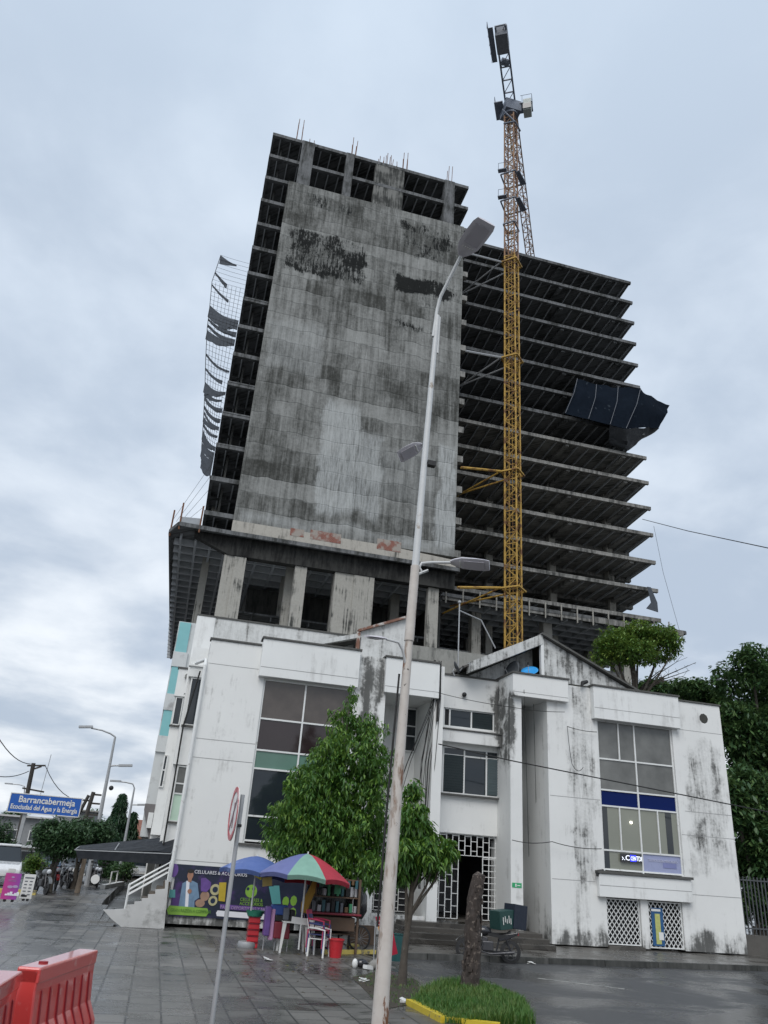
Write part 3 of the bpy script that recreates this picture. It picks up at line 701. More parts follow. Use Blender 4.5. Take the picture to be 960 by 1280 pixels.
# lamp glow seen in the curtained window
lp=MB().ball((18.05,Y+.1,4.48),.05); props(lp.build('lit_lamp',(lambda t:(t.set(t.b.inputs['Emission Color'],(1,.95,.8)),t.set(t.b.inputs['Emission Strength'],4.),t.m)[2])(NT('lamp_glow')),wr))
def text(body,size,mat,name,parent,p,ux=(1,0,0),uz=(0,0,1),width=None,ext=.004,bold=0.):
    cu=bpy.data.curves.new(name,'FONT'); cu.body=body; cu.size=size; cu.extrude=ext; cu.align_x='LEFT'; cu.resolution_u=3
    if bold: cu.offset=bold
    o=bpy.data.objects.new(name,cu); COL.objects.link(o); bpy.context.view_layer.update()
    me=bpy.data.meshes.new_from_object(o); bpy.data.objects.remove(o)
    xs=[v.co.x for v in me.vertices]; w=max(xs)-min(xs); x0=min(xs); k=(width/w) if width else 1
    ux=Vector(ux);uz=Vector(uz); un_=ux.cross(uz); off=origin(parent)if parent else Vector((0,0,0))
    for v in me.vertices:
        c=v.co; v.co=Vector(p)+ux*((c.x-x0)*k)+uz*c.y-un_*c.z*-1-off
    me.materials.append(mat); r=bpy.data.objects.new(name,me); COL.objects.link(r)
    if parent: r.parent=parent
    return r
def emat(name,c,e):
    t=NT(name); t.base(c); t.set(t.b.inputs['Emission Color'],c); t.b.inputs['Emission Strength'].default_value=e; return t.m
LEDW=emat('led_white',(.85,.9,1.),1.0); LEDB=emat('led_blue',(.03,.04,.9),1.2)
# scrolling led strip sign
q=thing('led_sign','small led strip sign with white and blue letters behind the lower right window','sign',(17.9,Y+.02,3.1))
MB().box(17.45,18.38,Y+.02,Y+.05,3.02,3.32).build('sign_case',BLACKP,q)
MB().box(17.86,18.12,Y+.012,Y+.019,3.06,3.29).build('lit_block',LEDB,q)
text('›.C',.26,LEDW,'lettering',q,(17.5,Y+.012,3.09),width=.34); text('TDI',.24,LEDW,'lettering',q,(18.12,Y+.008,3.09),width=.24)
text('CEN',.2,LEDW,'lettering',q,(17.88,Y+.004,3.1),width=.22)
text('TECNOLOGIA MERCADEO',.13,M('faded_letters',(.55,.56,.68),.5),'lettering',wr,(18.7,Y+.1,3.12),width=1.3)
MB().box(19.35,19.95,Y+.1,Y+.105,2.92,3.1).build('faded_block',M('faded_blue_block',(.2,.22,.42),.5),wr)
# ---- gates under the right window
def lattice_gate(x0,x1,z0,z1,y,step=.19):
    g=MB(); r=.014
    fr=.04
    g.box(x0,x0+fr,y-.02,y+.02,z0,z1); g.box(x1-fr,x1,y-.02,y+.02,z0,z1); g.box(x0+fr,x1-fr,y-.019,y+.019,z0,z0+fr); g.box(x0+fr,x1-fr,y-.019,y+.019,z1-fr,z1)
    o=g.build('gate_frame',WHITEM,bld); m=MB()
    W_=x1-x0;Hh=z1-z0; s_=step*1.25
    k=-Hh/s_
    i=int(k)-1
    while i*step<W_+Hh:
        for sg in (1,-1):
            # line x = a + sg*t , z = z0+t*1.25
            a=i*step if sg==1 else W_-i*step
            t0=0;t1=Hh/1.25
            lo,hi=t0,t1
            if sg==1: lo=max(lo,-a); hi=min(hi,W_-a)
            else: lo=max(lo,a-W_); hi=min(hi,a)
            if hi-lo>.02: m.beam((x0+a+sg*lo,y+sg*.008,z0+lo*1.25),(x0+a+sg*hi,y+sg*.008,z0+hi*1.25),.028,.012,up=(0,1,0))
        i+=1
    m.build('lattice',WHITEM,o)
lattice_gate(16.74,18.15,.18,1.72,Y+.1); lattice_gate(18.5,19.96,.14,1.72,Y+.08)
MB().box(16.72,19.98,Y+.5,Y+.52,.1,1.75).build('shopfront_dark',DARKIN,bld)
MB().box(16.7,18.2,Y-.1,Y+.3,.05,.15).build('threshold',PAVE,bld)
q=thing('vertical_banner','narrow blue and yellow vertical banner hung on the right lattice gate','banner',(18.85,Y,.3))
MB().box(18.62,19.12,Y+.03,Y+.045,.22,1.5).build('cloth',M('blue_banner',(.02,.09,.22),.6),q)
MB().box(18.76,18.98,Y+.02,Y+.028,.28,1.3).build('stripe',M('yellow_banner_text',(.45,.47,.16),.6,.4,9),q)
MB().box(18.62,19.02,Y+.018,Y+.03,1.38,1.46).build('header',WHITEM,q); MB().box(18.88,19.08,Y+.012,Y+.018,.42,.68).build('notice',WHITEM,q)
# ---- centre, set back
YM=30.3
wall((10.0,13.0,YM,YM+.3,8.36,9.7),(10.0,10.45,YM+.002,YM+.3,7.6,8.36),(12.72,13.0,YM+.002,YM+.3,7.6,8.36),(10.0,13.0,YM-.001,YM+.3,6.82,7.6),(10.,13.,YM,YM+.3,3.6,5.0),(13.3,13.4,YM,YM+.3,PB,8.86),(10.,10.46,YM,YM+.3,5.0,6.82))
MB().box(9.95,13.0,YM-.06,YM+.36,9.702,9.77).build('coping',DIRTY,bld)
MB().box(9.98,13.42,YM-.4,YM+.0,6.95,7.42).build('ledge',WALL,bld,.02); MB().box(9.98,13.44,YM-.45,YM,7.422,7.47).build('coping',DIRTY,bld)
MB().box(9.98,13.42,YM-.2,YM-.001,4.96,5.02).build('sill',DIRTY,bld)
# side columns
wall((9.6,9.99,Y,31.9,PB,9.7),(12.83,13.32,Y+.0,YM+.6,PB,8.858))
# recess back walls and window
wall((7.6,9.6,31.3,31.6,PB,9.7),(13.32,14.45,31.6,31.9,PB,9.6))
MB().box(7.6,9.6,Y,31.3,8.37,8.5).build('soffit',WALL,bld)
def small_window(x0,x1,z0,z1,y,n=2,rows=None,mt=G_DARK): 
    cols=[x0+(x1-x0)*i/n for i in range(n+1)]; window(x0,x1,z0,z1,y,cols,rows or [z1,z0],[[mt]*n]*5,fr=.045)
small_window(9.12,9.58,6.6,8.3,31.26,1,[8.3,7.6,7.2,6.6])
small_window(13.45,14.4,6.5,8.4,31.56,2)
# louvre windows of the centre
LOUV=glass('louvre_glass',(.05,.065,.07),.12); LOUV2=glass('pale_louvre_glass',(.13,.17,.18),.15)
def louvres(x0,x1,z0,z1,y,mt,parent):
    m=MB(); z=z0
    while z<z1-.05: m.obox(((x0+x1)/2,y,z+.05),(x1-x0,.02,.105),(rad(28),0,0)); z+=.1
    m.build('louvres',mt,parent)
w=window(10.46,12.7,7.6,8.36,YM+.12,[10.5,10.75,11.7,12.68],[8.34,7.63],[[DARKIN,G_DARK,DARKIN]]); louvres(11.75,12.62,7.66,8.3,YM+.06,LOUV,w)
w=window(10.48,13.3,5.02,6.8,YM+.05,[10.5,11.4,12.36,13.28],[6.79,6.5,5.05],[[G_DARK]*3,[DARKIN,G_DARK,DARKIN]]); louvres(10.54,11.36,5.1,6.46,YM-.01,LOUV,w); louvres(12.4,13.24,5.1,6.46,YM-.01,LOUV2,w)
# ---- entrance grille and floor
def brick_grille(x0,x1,z0,z1,y,nc,h,par=None,off=True,name='grille',rr=.022):
    m=MB(); w=(x1-x0)/nc
    for i in range(nc+1): m.beam((x0+i*w,y,z0),(x0+i*w,y,z1),rr*1.5,.03)
    for i in range(nc):
        z=z0+(h*.5 if (i%2 and off) else 0)
        while z<=z1+.001: m.box(x0+i*w+rr*.76,x0+(i+1)*w-rr*.76,y-.012,y+.012,z-rr/2,z+rr/2); z+=h
        if off and i%2: m.box(x0+i*w+rr*.76,x0+(i+1)*w-rr*.76,y-.012,y+.012,z0-rr/2,z0+rr/2)
    m.box(x0,x1,y-.011,y+.011,z1-rr,z1+rr)
    return m.build(name,WHITEM,par or bld)
GY=YM+.12
brick_grille(10.02,11.28,.66,2.82,GY,5,.42); brick_grille(12.28,13.3,.66,2.82,GY,4,.21,off=False)
brick_grille(10.02,13.3,2.84,3.58,GY,13,.34)
wall((9.99,13.4,YM-.2,36,.1,.6),mat=PAVE,name='floor')
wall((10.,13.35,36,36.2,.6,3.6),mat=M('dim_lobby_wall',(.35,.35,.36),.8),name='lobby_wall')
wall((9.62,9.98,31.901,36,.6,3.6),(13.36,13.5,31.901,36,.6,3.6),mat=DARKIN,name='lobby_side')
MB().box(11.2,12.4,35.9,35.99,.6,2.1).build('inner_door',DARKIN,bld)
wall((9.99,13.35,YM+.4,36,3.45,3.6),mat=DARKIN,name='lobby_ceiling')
# side grilles
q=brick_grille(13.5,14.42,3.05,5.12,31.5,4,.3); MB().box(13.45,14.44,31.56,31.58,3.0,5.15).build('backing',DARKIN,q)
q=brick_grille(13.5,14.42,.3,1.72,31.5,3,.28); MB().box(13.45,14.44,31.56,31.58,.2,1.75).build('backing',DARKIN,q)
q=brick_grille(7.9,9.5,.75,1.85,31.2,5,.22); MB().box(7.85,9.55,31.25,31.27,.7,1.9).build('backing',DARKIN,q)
wall((7.6,9.6,Y+.2,Y+.45,PB,.72))
# green exit-route sticker on the column
q=thing('green_sticker','small green exit sign sticker on the column beside the entrance','sign',(13.05,Y,1.8)); MB().box(12.88,13.26,Y-.012,Y-.004,1.86,2.02).build('plate',flat('sign_green',(.03,.35,.14)),q)
MB().box(13.0,13.05,Y-.018,Y-.013,1.89,1.99).build('pictogram',WHITEM,q); MB().box(13.08,13.2,Y-.018,Y-.013,1.92,1.95).build('pictogram',WHITEM,q)
# steps
stp=thing('entrance_steps','worn concrete entrance steps in front of the grille door','steps',(10.8,28.5,.05)) 
STC=wet_ground('wet_step_concrete',(.06,.054,.046),.8,.6,.45)
x0s,x1s=8.2,13.55
for i,(y0,z1) in enumerate(((26.9,.2),(27.4,.34),(27.9,.47),(28.5,.6))):
    m=MB().box(x0s+i*.12,(x1s-i*.003) if i<3 else 12.8,y0,28.98 if i<3 else 30.09,.05,z1); m.build('step',STC,stp,.015)
# ---- gables and roof
m=MB().prism([(14.62,9.84),(14.62,11.72),(18.9,9.84)],'y',29.6,29.9); m.build('gable_wall',GABLE,bld)
m=MB(); m.beam((14.5,29.62,11.83),(19.1,29.62,9.86),.5,.08); m.build('gable_coping',DIRTY,bld)
m=MB().box(14.5,14.63,29.52,29.7,9.84,11.6); m.build('gable_post',WALL_CLEAN,bld)
for yy in (29.75,):
    m=MB().prism([(14.6,11.4),(14.6,11.85),(11.3,10.2),(11.3,9.78),(12.2,10.2)],'y',29.5,30.0); m.build('gable_beam',GABLE,bld)
MB().prism([(14.6,11.4),(11.6,9.84),(14.6,9.84)],'y',30.6,30.8).build('gable_inner_wall',GABLE,bld)
RF=M('old_fibre_cement_roof',(.10,.095,.09),.85,.35,3,.3)
m=MB().solid([[(11.,29.7,10.0),(11.,40,10.0)],[(14.6,29.7,11.8),(14.6,40,11.8)],[(19.,29.9,9.85),(19.,40,9.85)]],(0,0,-.08)); m.build('roof',RF,bld)
# left gable, rusty edged
m=MB().prism([(6.75,9.8),(6.75,11.1),(8.9,12.0),(8.9,9.8)],'y',30.4,30.6); m.build('gable_wall',GABLE,bld)
RU=M('rusty_flashing',(.20,.10,.07),.8,.4,3,.2,grime=(.5,.48,.45),gs=2,gt=(.5,.6))
m=MB(); m.beam((6.6,30.35,11.07),(9.,30.35,12.1),.25,.1); m.beam((6.62,30.35,11.02),(6.62,30.35,10.0),.14,.14); m.build('gable_flashing',RU,bld)
m=MB(); m.beam((4.3,30.3,10.1),(6.7,30.5,10.9),.35,.18); m.build('roof_edge',GABLE,bld)
m=MB().solid([[(4.2,30.5,9.9),(4.2,40,9.9)],[(8.9,30.5,11.9),(8.9,40,11.9)]],(0,0,-.08)); m.build('roof',RF,bld)
# rear parapets
wall((.04,.8,31.98,32.25,8.,11.25),mat=WALL_CLEAN,name='rear_parapet'); wall((.8,6.8,32,32.25,9.3,11.25),mat=GABLE,name='rear_parapet')
wall((9.2,13.95,32.3,32.5,9.0,11.35),mat=ROOFC,name='rear_parapet')
m=MB().box(.02,6.85,31.96,32.3,11.252,11.32); m.build('coping',DIRTY,bld)
# main roof deck
MB().prism([(.98,Y+.31),(7.29,Y+.31),(7.29,32.3),(14.8,32.3),(14.8,Y+.4),(22.39,Y+.4),(22.39,42),(-.3,42),(-.3,36),(.98,31)],'z',9.2,9.35).build('roof_deck',ROOFC,bld)
MB().box(-.3,22.39,42,42.2,PB,9.4).build('wall',WALL,bld)
# ---- stepped bays on the left flank
def bay(x0,x1,y,z0,z1,mat=WALL_CLEAN,name='bay_wall'): MB().box(x0,x1,y,y+.25,z0,z1).build(name,mat,bld)
bay(.1,.7,30.5,8.4,9.55); bay(.1,.7,30.5,5.15,6.55); bay(.2,.7,30.5,PB,3.15)
MB().box(.05,.72,30.42,30.75,8.80,8.87).build('coping',WALL_CLEAN,bld); MB().box(.15,.72,30.4,30.75,6.5,6.57).build('sill',DIRTY,bld); MB().box(.25,.72,30.4,30.75,3.14,3.2).build('sill',DIRTY,bld)
def wbay(x0,x1,z0,z1,y,rows,cells): return window(x0,x1,z0,z1,y,[x0+.04,x1-.04],rows,cells,fr=.05)
wbay(.2,.7,6.57,8.38,30.6,[8.36,6.6],[[G_DARK]]); wbay(.25,.7,3.2,5.12,30.6,[5.1,4.5,4.15,3.22],[[G_GREY],[G_GREY],[G_PGREEN]])
MB().box(.1,.7,30.76,35,PB,9.5).build('bay_side',WALL,bld)
MB().box(-.35,.15,35,35.25,8.4,9.6).build('bay_wall',WALL_CLEAN,bld); MB().box(-.4,.2,34.95,35.3,9.602,9.67).build('coping',DIRTY,bld)
MB().box(-.3,.12,35,35.25,4.5,7.1).build('bay_wall',WALL,bld); MB().box(-.33,.13,34.9,35.25,7.102,7.16).build('coping',DIRTY,bld)
MB().box(-.3,.15,35,35.25,2.8,4.5).build('bay_wall',WALL_CLEAN,bld)
wbay(-.28,.1,7.2,8.38,35.1,[8.36,7.2],[[G_DARK]])
MB().box(-.3,.3,35.26,42,2.6,9.3).build('bay_side',WALL,bld)
MB().box(-.2,.4,35.3,42,.1,2.6).build('ground_wall',DARKC,bld)
wbay(-.33,-.12,4.62,5.9,34.97,[5.88,5.3,4.64],[[G_DARK],[G_DARK]])
# small wall lamp/loudspeaker on mid facade, hole on the right block
MB().ball((11.3,YM-.1,8.95),.1).build('wall_spotlight',BLACK,bld)
m=MB().lathe([(0,-.01),(.2,-.01),(.23,.01)],(21.85,Y,8.95),'y',9); m.build('broken_vent_hole',M('vent_hole',(.05,.05,.045),.9),bld)
# white downpipe on the left corner
m=MB().tube([(.62,Y-.12,.5),(.62,Y-.12,8.55),(.62,Y+.1,8.8),(.3,Y+1.2,8.85)],.06,8); m.build('downpipe',WHITEM,bld)
m=MB().tube([(.25,Y+1.3,1.5),(.22,Y+1.3,6.5),(.5,Y+1.3,8.6)],.035,6); m.build('wire_conduit',CABLE,bld)
for (px,py) in ((734,852),):
    q=un(px,py,y=Y-.1); MB(True).tube([q,q+Vector((-.25,-.05,-.1)),q+Vector((-.3,-.05,-.25))],[.07,.09,.05],8).build('floodlight',BLACK,bld)
MB(True).tube([(16.6,Y-.1,2.66),(16.35,Y-.15,2.6),(16.3,Y-.15,2.45)],[.05,.08,.05],8).build('floodlight',BLACK,bld)
# ---- teal neighbour building
tl=thing('teal_building','taller pale grey and teal neighbour building glimpsed behind the white block left flank','building',(4,46,0))
tb=MB().box(-.85,8,42.3,60,2.8,13.7); 
TW=M('pale_neighbour_wall',(.55,.57,.57),.8,.1,2,.1,grime=(.3,.3,.3),gs=1); tb.build('wall',TW,tl)
for (z0,z1) in ((12.0,13.65),(9.75,11.2),(7.6,8.9)): MB().box(-.8,-.2,42.22,42.298,z0,z1).build('teal_panel',G_TEAL,tl)
for (z0,z1) in ((11.2,12.),(8.9,9.75),(6.8,7.6)): MB().box(-.86,-.1,42.18,42.297,z0,z1).build('band',TW,tl)
MB().prism([(-.87,4.),(-.87,4.3),(.4,4.3),(.4,2.7),(-.4,2.7)],'y',42.1,42.29).build('overhang',M('grey_overhang',(.16,.15,.15),.9),tl)
MB().box(-.3,8,43,60,.1,2.8).build('ground_storey',DARKC,tl)
MB().box(-.62,-.38,41.85,42.1,3.2,3.9).build('air_conditioner',WHITEM,tl)
# ---- satellite dishes
def dish(px,py,y,r,mat,label,face):
    c=un(px,py,y=y); t=thing('satellite_dish',label,'satellite dish',(c.x,c.y,c.z-r*1.1),0)
    f=Vector(face).normalized(); u=f.cross(Vector((0,0,1))).normalized(); v=u.cross(f)
    m=MB(True); n=18; vs=[c-f*.12*r/.4]; fs=[]
    for i,q in enumerate((.35,.7,1.)):
        for k in range(n):
            t_=2*PI*k/n; vs.append(c+(u*math.cos(t_)+v*math.sin(t_)*1.08)*r*q+f*(-.12+.12*q*q)*r/.4)
    for k in range(n): fs.append((0,1+k,1+(k+1)%n))
    for i in range(2):
        for k in range(n): fs.append((1+i*n+k,1+i*n+(k+1)%n,1+(i+1)*n+(k+1)%n,1+(i+1)*n+k))
    m.add(vs,fs); d=m.build('reflector',mat,t); s=d.modifiers.new('s','SOLIDIFY'); s.thickness=.015
    MB().tube([c-f*.1,c-f*.18+Vector((0,0,-r*.4)),c-f*.1+Vector((0,0,-r*1.3))],.025,6).build('mast',STEEL,t)
    MB().tube([c-v*r*.9,c+f*r*1.0-v*.1],.012,5).build('arm',STEEL,t); MB().obox(c+f*r*1.0-v*.1,(.06,.06,.1)).build('receiver',BLACK,t)
dish(571,834,29.6,.24,M('dark_dish',(.06,.065,.07),.6),'dark grey satellite dish on the parapet beside the pole',(.9,-.2,.5))
dish(662,838,29.5,.36,M('sky_blue_dish',(.04,.32,.72),.4),'bright blue satellite dish under the moldy gable',(-.35,-.5,.75))
dish(640,838,29.9,.42,M('old_grey_dish',(.10,.11,.12),.7),'old dark grey satellite dish left of the blue one, under the gable beam',(-.9,-.35,.3))
# antenna / bracket on rear wall
t=MB().tube([(11.35,31.2,9.8),(11.35,31.2,13.3)],.03,5); t.tube([(11.35,31.2,12.9),(12.4,31.2,12.6),(13.1,31.2,11.4)],.03,5); t.ball((11.35,31.2,13.3),.08); props(t.build('antenna_mast',STEEL),'thin antenna mast with bent bracket on the roof left of the crane','antenna')
# ---- facade cables
cb=thing('facade_cables','bundle of black cables hanging down the recess corner left of the louvre windows','cables',(9.6,Y,5))
m=MB(); rr=random.Random(3)
for i in range(9):
    x=9.62+rr.uniform(-.12,.2); m.tube([(x,Y-.05,9.9),(x+rr.uniform(-.05,.05),Y-.06,8.4),(x-rr.uniform(.05,.35),Y+rr.uniform(-.1,.5),6),(x-rr.uniform(.1,.5),Y+.2,3.2),(x-.2,Y+.1,1.6)],.012,4)
m.tube([(9.75,Y-.08,9.75),(9.72,Y-.08,7.5)],.05,6)
for i in range(3): 
    a=Vector((9.5,Y-.1,8.3-i*.15)); b=Vector((8.2+rr.uniform(-.3,.4),Y+.2,4.5+rr.uniform(-1,1))); m.tube([a,(a+b)/2+Vector((-.25,0,-.5)),b],.012,4)
m.build('cable',CABLE,cb)
def cable(pts,label,r=.015,sag=0):
    P=[]
    for a,b in zip(pts[:-1],pts[1:]):
        for i in range(8):
            u=i/8; q=Vector(a).lerp(Vector(b),u); q.z-=sag*4*u*(1-u); P.append(q)
    P.append(Vector(pts[-1])); props(MB().tube(P,r,5).build('wire',CABLE),label,'wire')
cable([un(548,930,y=28.4),un(640,951,y=27),un(960,1015,y=26.),un(960,1015,y=26)+(un(960,1015,y=26.)-un(640,951,y=27))*.5],'long wire crossing the white facade below the louvre windows to the right edge',.022,.0)
cable([un(548,866,y=28.6),un(640,884,y=28.7),un(706,890,y=28.6)],'thin wire across the upper centre of the facade above the louvres',.012,.05)
cable([un(640,1050,y=28.7),un(690,1052,y=28.7),un(752,1061,y=28.7)],'thin drooping wire low on the right block left of the big window',.014,.08)
cable([un(709,908,y=28.85),un(715,955,y=28.85),un(729,959,y=28.85)],'short loose wire looped on the stained wall left of the right window',.012,.2)
cable([un(709,908,y=28.85),un(746,915,y=28.85)],'short wire pinned beside the top left of the right window',.014,.05)
for i,(a,b) in enumerate((((655,862),(662,1100)),((667,880),(672,1090)))):
    cable([un(*a,y=28.7),un(*b,y=31.2)],('left' if i==0 else 'right')+' one of the two vertical wires hanging in the right recess',.01)
# ---- fence right of the building
fn=thing('metal_fence','grey vertical bar fence on a low wall right of the white building','fence',(27,29.6,0))
MB().box(22.75,34,29.5,29.75,.05,.75).build('low_wall',PAVE,fn)
m=MB()
x=22.85
while x<34: m.box(x-.02,x+.02,29.6,29.64,.75,2.85); x+=.17
m.box(22.8,34,29.59,29.65,2.7,2.75); m.box(22.8,34,29.59,29.65,.95,1.)
m.build('bars',M('grey_fence_paint',(.07,.075,.08),.6),fn)
# ================================================================== ADVERT BANNER on the left block
bx0,bx1=.78,5.25; bz0,bz1=.32,1.86; BY=Y-.06
bn=thing('advert_banner','long dark shop banner with phone cases and a man in a pale blue shirt','banner',(3,BY,.3))
MB().box(bx0,bx1,BY,BY+.03,bz0,bz1).build('cloth',M('banner_dark_print',(.012,.018,.04),.5,.4,1.2,grime=(.07,.03,.15),gs=1.3,gt=(.48,.66)),bn)
lay=[0]
def shape(poly,mat,name='print'):
    lay[0]+=1; y=BY-.004-.0025*(lay[0]%8)
    MB().prism(poly,'y',y,y+.002).build(name,mat,bn)
def BP(px,py): q=un(px,py,y=BY); return (q.x,q.z)
def circ(px,py,r,n=14,sx=1,sz=1,r2=None):
    x,z=BP(px,py); return [(x+r*sx*math.cos(2*PI*k/n),z+r*sz*math.sin(2*PI*k/n)) for k in range(n)]
PUR=M('print_purple',(.12,.06,.24),.5,.5,3); GRN=M('print_green',(.20,.38,.05),.5,.4,4); YEL=M('print_yellow',(.45,.33,.03),.5,.3,5); CREAM=M('print_cream',(.42,.39,.22),.5,.4,5); SKIN=M('print_skin',(.33,.17,.11),.5,.4,9); HAIR=flat('print_hair',(.02,.015,.012))
DEN=M('print_denim',(.15,.24,.35),.5,.5,5); PWH=flat('print_white',(.72,.72,.76)); TURQ=flat('print_turquoise',(.09,.30,.30)); BEI=M('print_beige',(.32,.20,.14),.5,.5,5); PINKP=flat('print_lilac',(.38,.28,.45)); NAVY=flat('print_navy',(.01,.02,.05))
shape([BP(223,1134),BP(228,1104),BP(234,1101),BP(241,1101),BP(247,1104),BP(249,1122),BP(243,1126),BP(243,1136),BP(223,1136)],DEN)
shape([BP(233,1101),BP(237,1101),BP(235,1136),BP(231,1136)],PWH)
shape(circ(238,1094,.11,14,.9,1.25),SKIN); shape(circ(238.5,1089,.11,12,1,.55),HAIR); shape([BP(235,1098),BP(240,1098),BP(239,1103),BP(235,1102)],SKIN)
shape(circ(237,1114,.07),SKIN)
shape([BP(251,1098),BP(257,1097),BP(264,1103),BP(263,1110),BP(258,1115),BP(251,1114)],PUR)
shape(circ(256,1120,.15),BEI); shape(circ(250,1129,.13,12,1.2,.9),BEI); shape(circ(269,1112,.17),CREAM); shape(circ(269,1112,.09),NAVY); shape(circ(266,1126,.15),CREAM); shape(circ(266,1126,.08),NAVY)
shape([BP(274,1103),BP(283,1103),BP(281,1127),BP(273,1126)],YEL)
x,z=BP(211,1136); x1,_=BP(259,1136)
shape([(x,z-.16),(x-.06,z-.02),(x,z+.10),(x1,z+.08),(x1+.07,z-.03),(x1,z-.16)],GRN)
shape(circ(218,1088,.16,10,.8,1.3),PUR); shape([BP(211,1112),BP(219,1112),BP(219,1122),BP(211,1122)],TURQ)
# logo disc
shape(circ(314,1114,.2),GRN); shape(circ(310,1111,.05),NAVY); shape(circ(317,1111,.05),NAVY)
for a in ((336,1108,346,1130,TURQ),(342,1107,351,1130,TURQ)): shape([BP(a[0],a[1]),BP(a[2]-2,a[1]),BP(a[2],a[3]),BP(a[0]+4,a[3])],a[4])
for i,(px,py) in enumerate(((357,1127),(367,1126),(356,1142),(366,1141))): shape(circ(px,py,.13,8,.9,1.25),GRN)
x,z=BP(276,1133); shape([BP(275,1130),BP(352,1136),BP(352,1142),BP(275,1136)],PUR)
shape([BP(270,1141),BP(272,1138),BP(349,1144),BP(351,1147),BP(349,1151),BP(271,1145)],PWH)
def btext(s_,px,py,h_,w_,mat):
    x,z=BP(px,py); text(s_,h_,mat,'lettering',bn,(x,BY-.03,z),width=w_)
btext('CELULARES & ACCESORIOS',243,1091.5,.15,1.75,PWH); btext('CELULARES &',300,1126,.14,.75,GRN); btext('ACCESORIOS',299,1131,.14,.78,GRN)
btext('PARA DEPORTISTAS Y NO EMPRESAS',275,1135.5,.13,2.2,PINKP); btext('GRAN RAZON A COMPRAR',213,1139,.13,1.3,flat('print_dark_green',(.08,.2,.03)))
# ================================================================== STALL
WOOD=M('worn_wood',(.11,.07,.045),.7,.4,5,.3); REDP=M('red_plastic',(.50,.02,.03),.35,.15,3,.05,coat=.3); MARO=M('dark_red_plastic',(.20,.02,.035),.4); WHP=M('white_plastic',(.68,.68,.66),.4,.1,4,.05); GRNP=M('green_basin_plastic',(.03,.22,.14),.35)
def umbrella(name,label,cx,cy,zt,zr,r,cols,tilt=(0,0),base=True,n=8,a0=0.):
    t=thing(name,label,'umbrella',(cx,cy,0))
    top=Vector((cx,cy,zt)); rim=[]
    R=Matrix.Rotation(tilt[0],3,'X')@Matrix.Rotation(tilt[1],3,'Y')
    for k in range(n):
        a=a0+2*PI*k/n; rim.append(Vector((math.cos(a)*r,math.sin(a)*r,zr-zt)))
    for k in range(n):
        a,b=rim[k],rim[(k+1)%n]; P=[]
        for i in range(6):
            u=i/5; row=[]
            for j in range(5):
                v=j/4; q=a.lerp(b,v)*u; q.z=(zr-zt)*(u**1.5)-.0; q.z-= .0
                q.z+= .05*math.sin(PI*v)*u
                q=Vector((q.x,q.y,q.z)); row.append(top+R@q)
            P.append(row)
        # valance
        P.append([p+Vector((0,0,-.10))+ (p-top).normalized()*.0 for p in P[-1]])
        mb=MB(True); mb.solid(P,(0,0,-.012)); mb.build('canopy_panel',cols[k%len(cols)],t)
    m=MB()
    for k in range(n): m.tube([top+R@Vector((0,0,-.03)),top+R@Vector((rim[k].x*.5,rim[k].y*.5,(zr-zt)*.36-.03)),top+R@(rim[k]+Vector((0,0,-.02)))],.01,4)
    m.build('ribs',STEEL,t)
    m=MB(); m.tube([(cx,cy,.1),(cx,cy,1.2),top+Vector((0,0,.05))],[.024,.024,.018],8); m.build('pole',WHITEM,t)
    if base: MB(True).lathe([(0,0),(.24,0),(.26,.06),(.24,.14),(.08,.16),(.0,.16)],(cx,cy,0.)).build('base',STEEL,t)
    return t
UB=M('blue_umbrella_cloth',(.08,.13,.33),.6,.15,3,.1,grime=(.25,.32,.55),gs=2,gt=(.55,.7)); UB2=M('slate_blue_cloth',(.13,.15,.33),.6); UG=M('faded_green_cloth',(.20,.36,.29),.7,.25,3,.3); UR=M('faded_red_cloth',(.38,.03,.05),.7,.25,3,.3)
c=un(320,1070,y=23.9); umbrella('market_umbrella','plain blue market umbrella with a small wheel-like base, left of the stall',c.x+.05,23.9,c.z,c.z-.4,1.0,[UB],(0,.03))
c=un(385,1068,y=22.9); umbrella('market_umbrella','large green, red and slate-blue parasol over the stall',c.x+.0,22.9,c.z+.02,c.z-.62,1.30,[UG,UR,UR,UG,UR,UB2,UB2,UB2],(-.05,.06),False,8,-PI/2-.52)
# table with shelves and counter
st=thing('vendor_stall','dark wooden vendor counter with shelf frame full of goods under the parasol','stall',(5.1,23.6,0))
x0,x1=4.35,5.75
m=MB()
for x in (x0,x1):
    for y in (23.4,24.3): m.beam((x,y,0),(x,y,1.85),.06)
for z in (.45,.9,1.35,1.8): m.box(x0,x1,23.45,24.3,z,z+.03)
m.build('frame',WOOD,st); MB().box(x0+.1,x1-.1,23.3,24.2,.55,.88).build('drawer',WOOD,st,.01); MB().box(x0+.05,x1-.05,24.2,24.25,.4,1.8).build('back_panel',BLACKP,st)
MB().box(x0-.05,x1+.05,23.2,24.3,.935,.98).build('counter_top',MARO,st,.01)
gm=[M('goods_%s'%n,c_,.5) for n,c_ in (('grey',(.12,.13,.15)),('teal',(.03,.10,.12)),('black',(.01,.01,.01)),('white',(.4,.4,.42)),('orange',(.12,.07,.03)),('green',(.05,.25,.12)))]
for i in range(20):
    x=x0+.12+ (i%10)*.13; z=[.99,1.39][i//10]; h_=R_.uniform(.12,.3); w=R_.uniform(.06,.11)
    MB().box(x,x+w,23.5,23.62+jit(.04),z,z+h_).build('packet',gm[R_.randrange(6)],st,.01)
MB().box(5.02,5.2,23.38,23.41,1.45,1.95).build('phone_poster',gm[5],st)
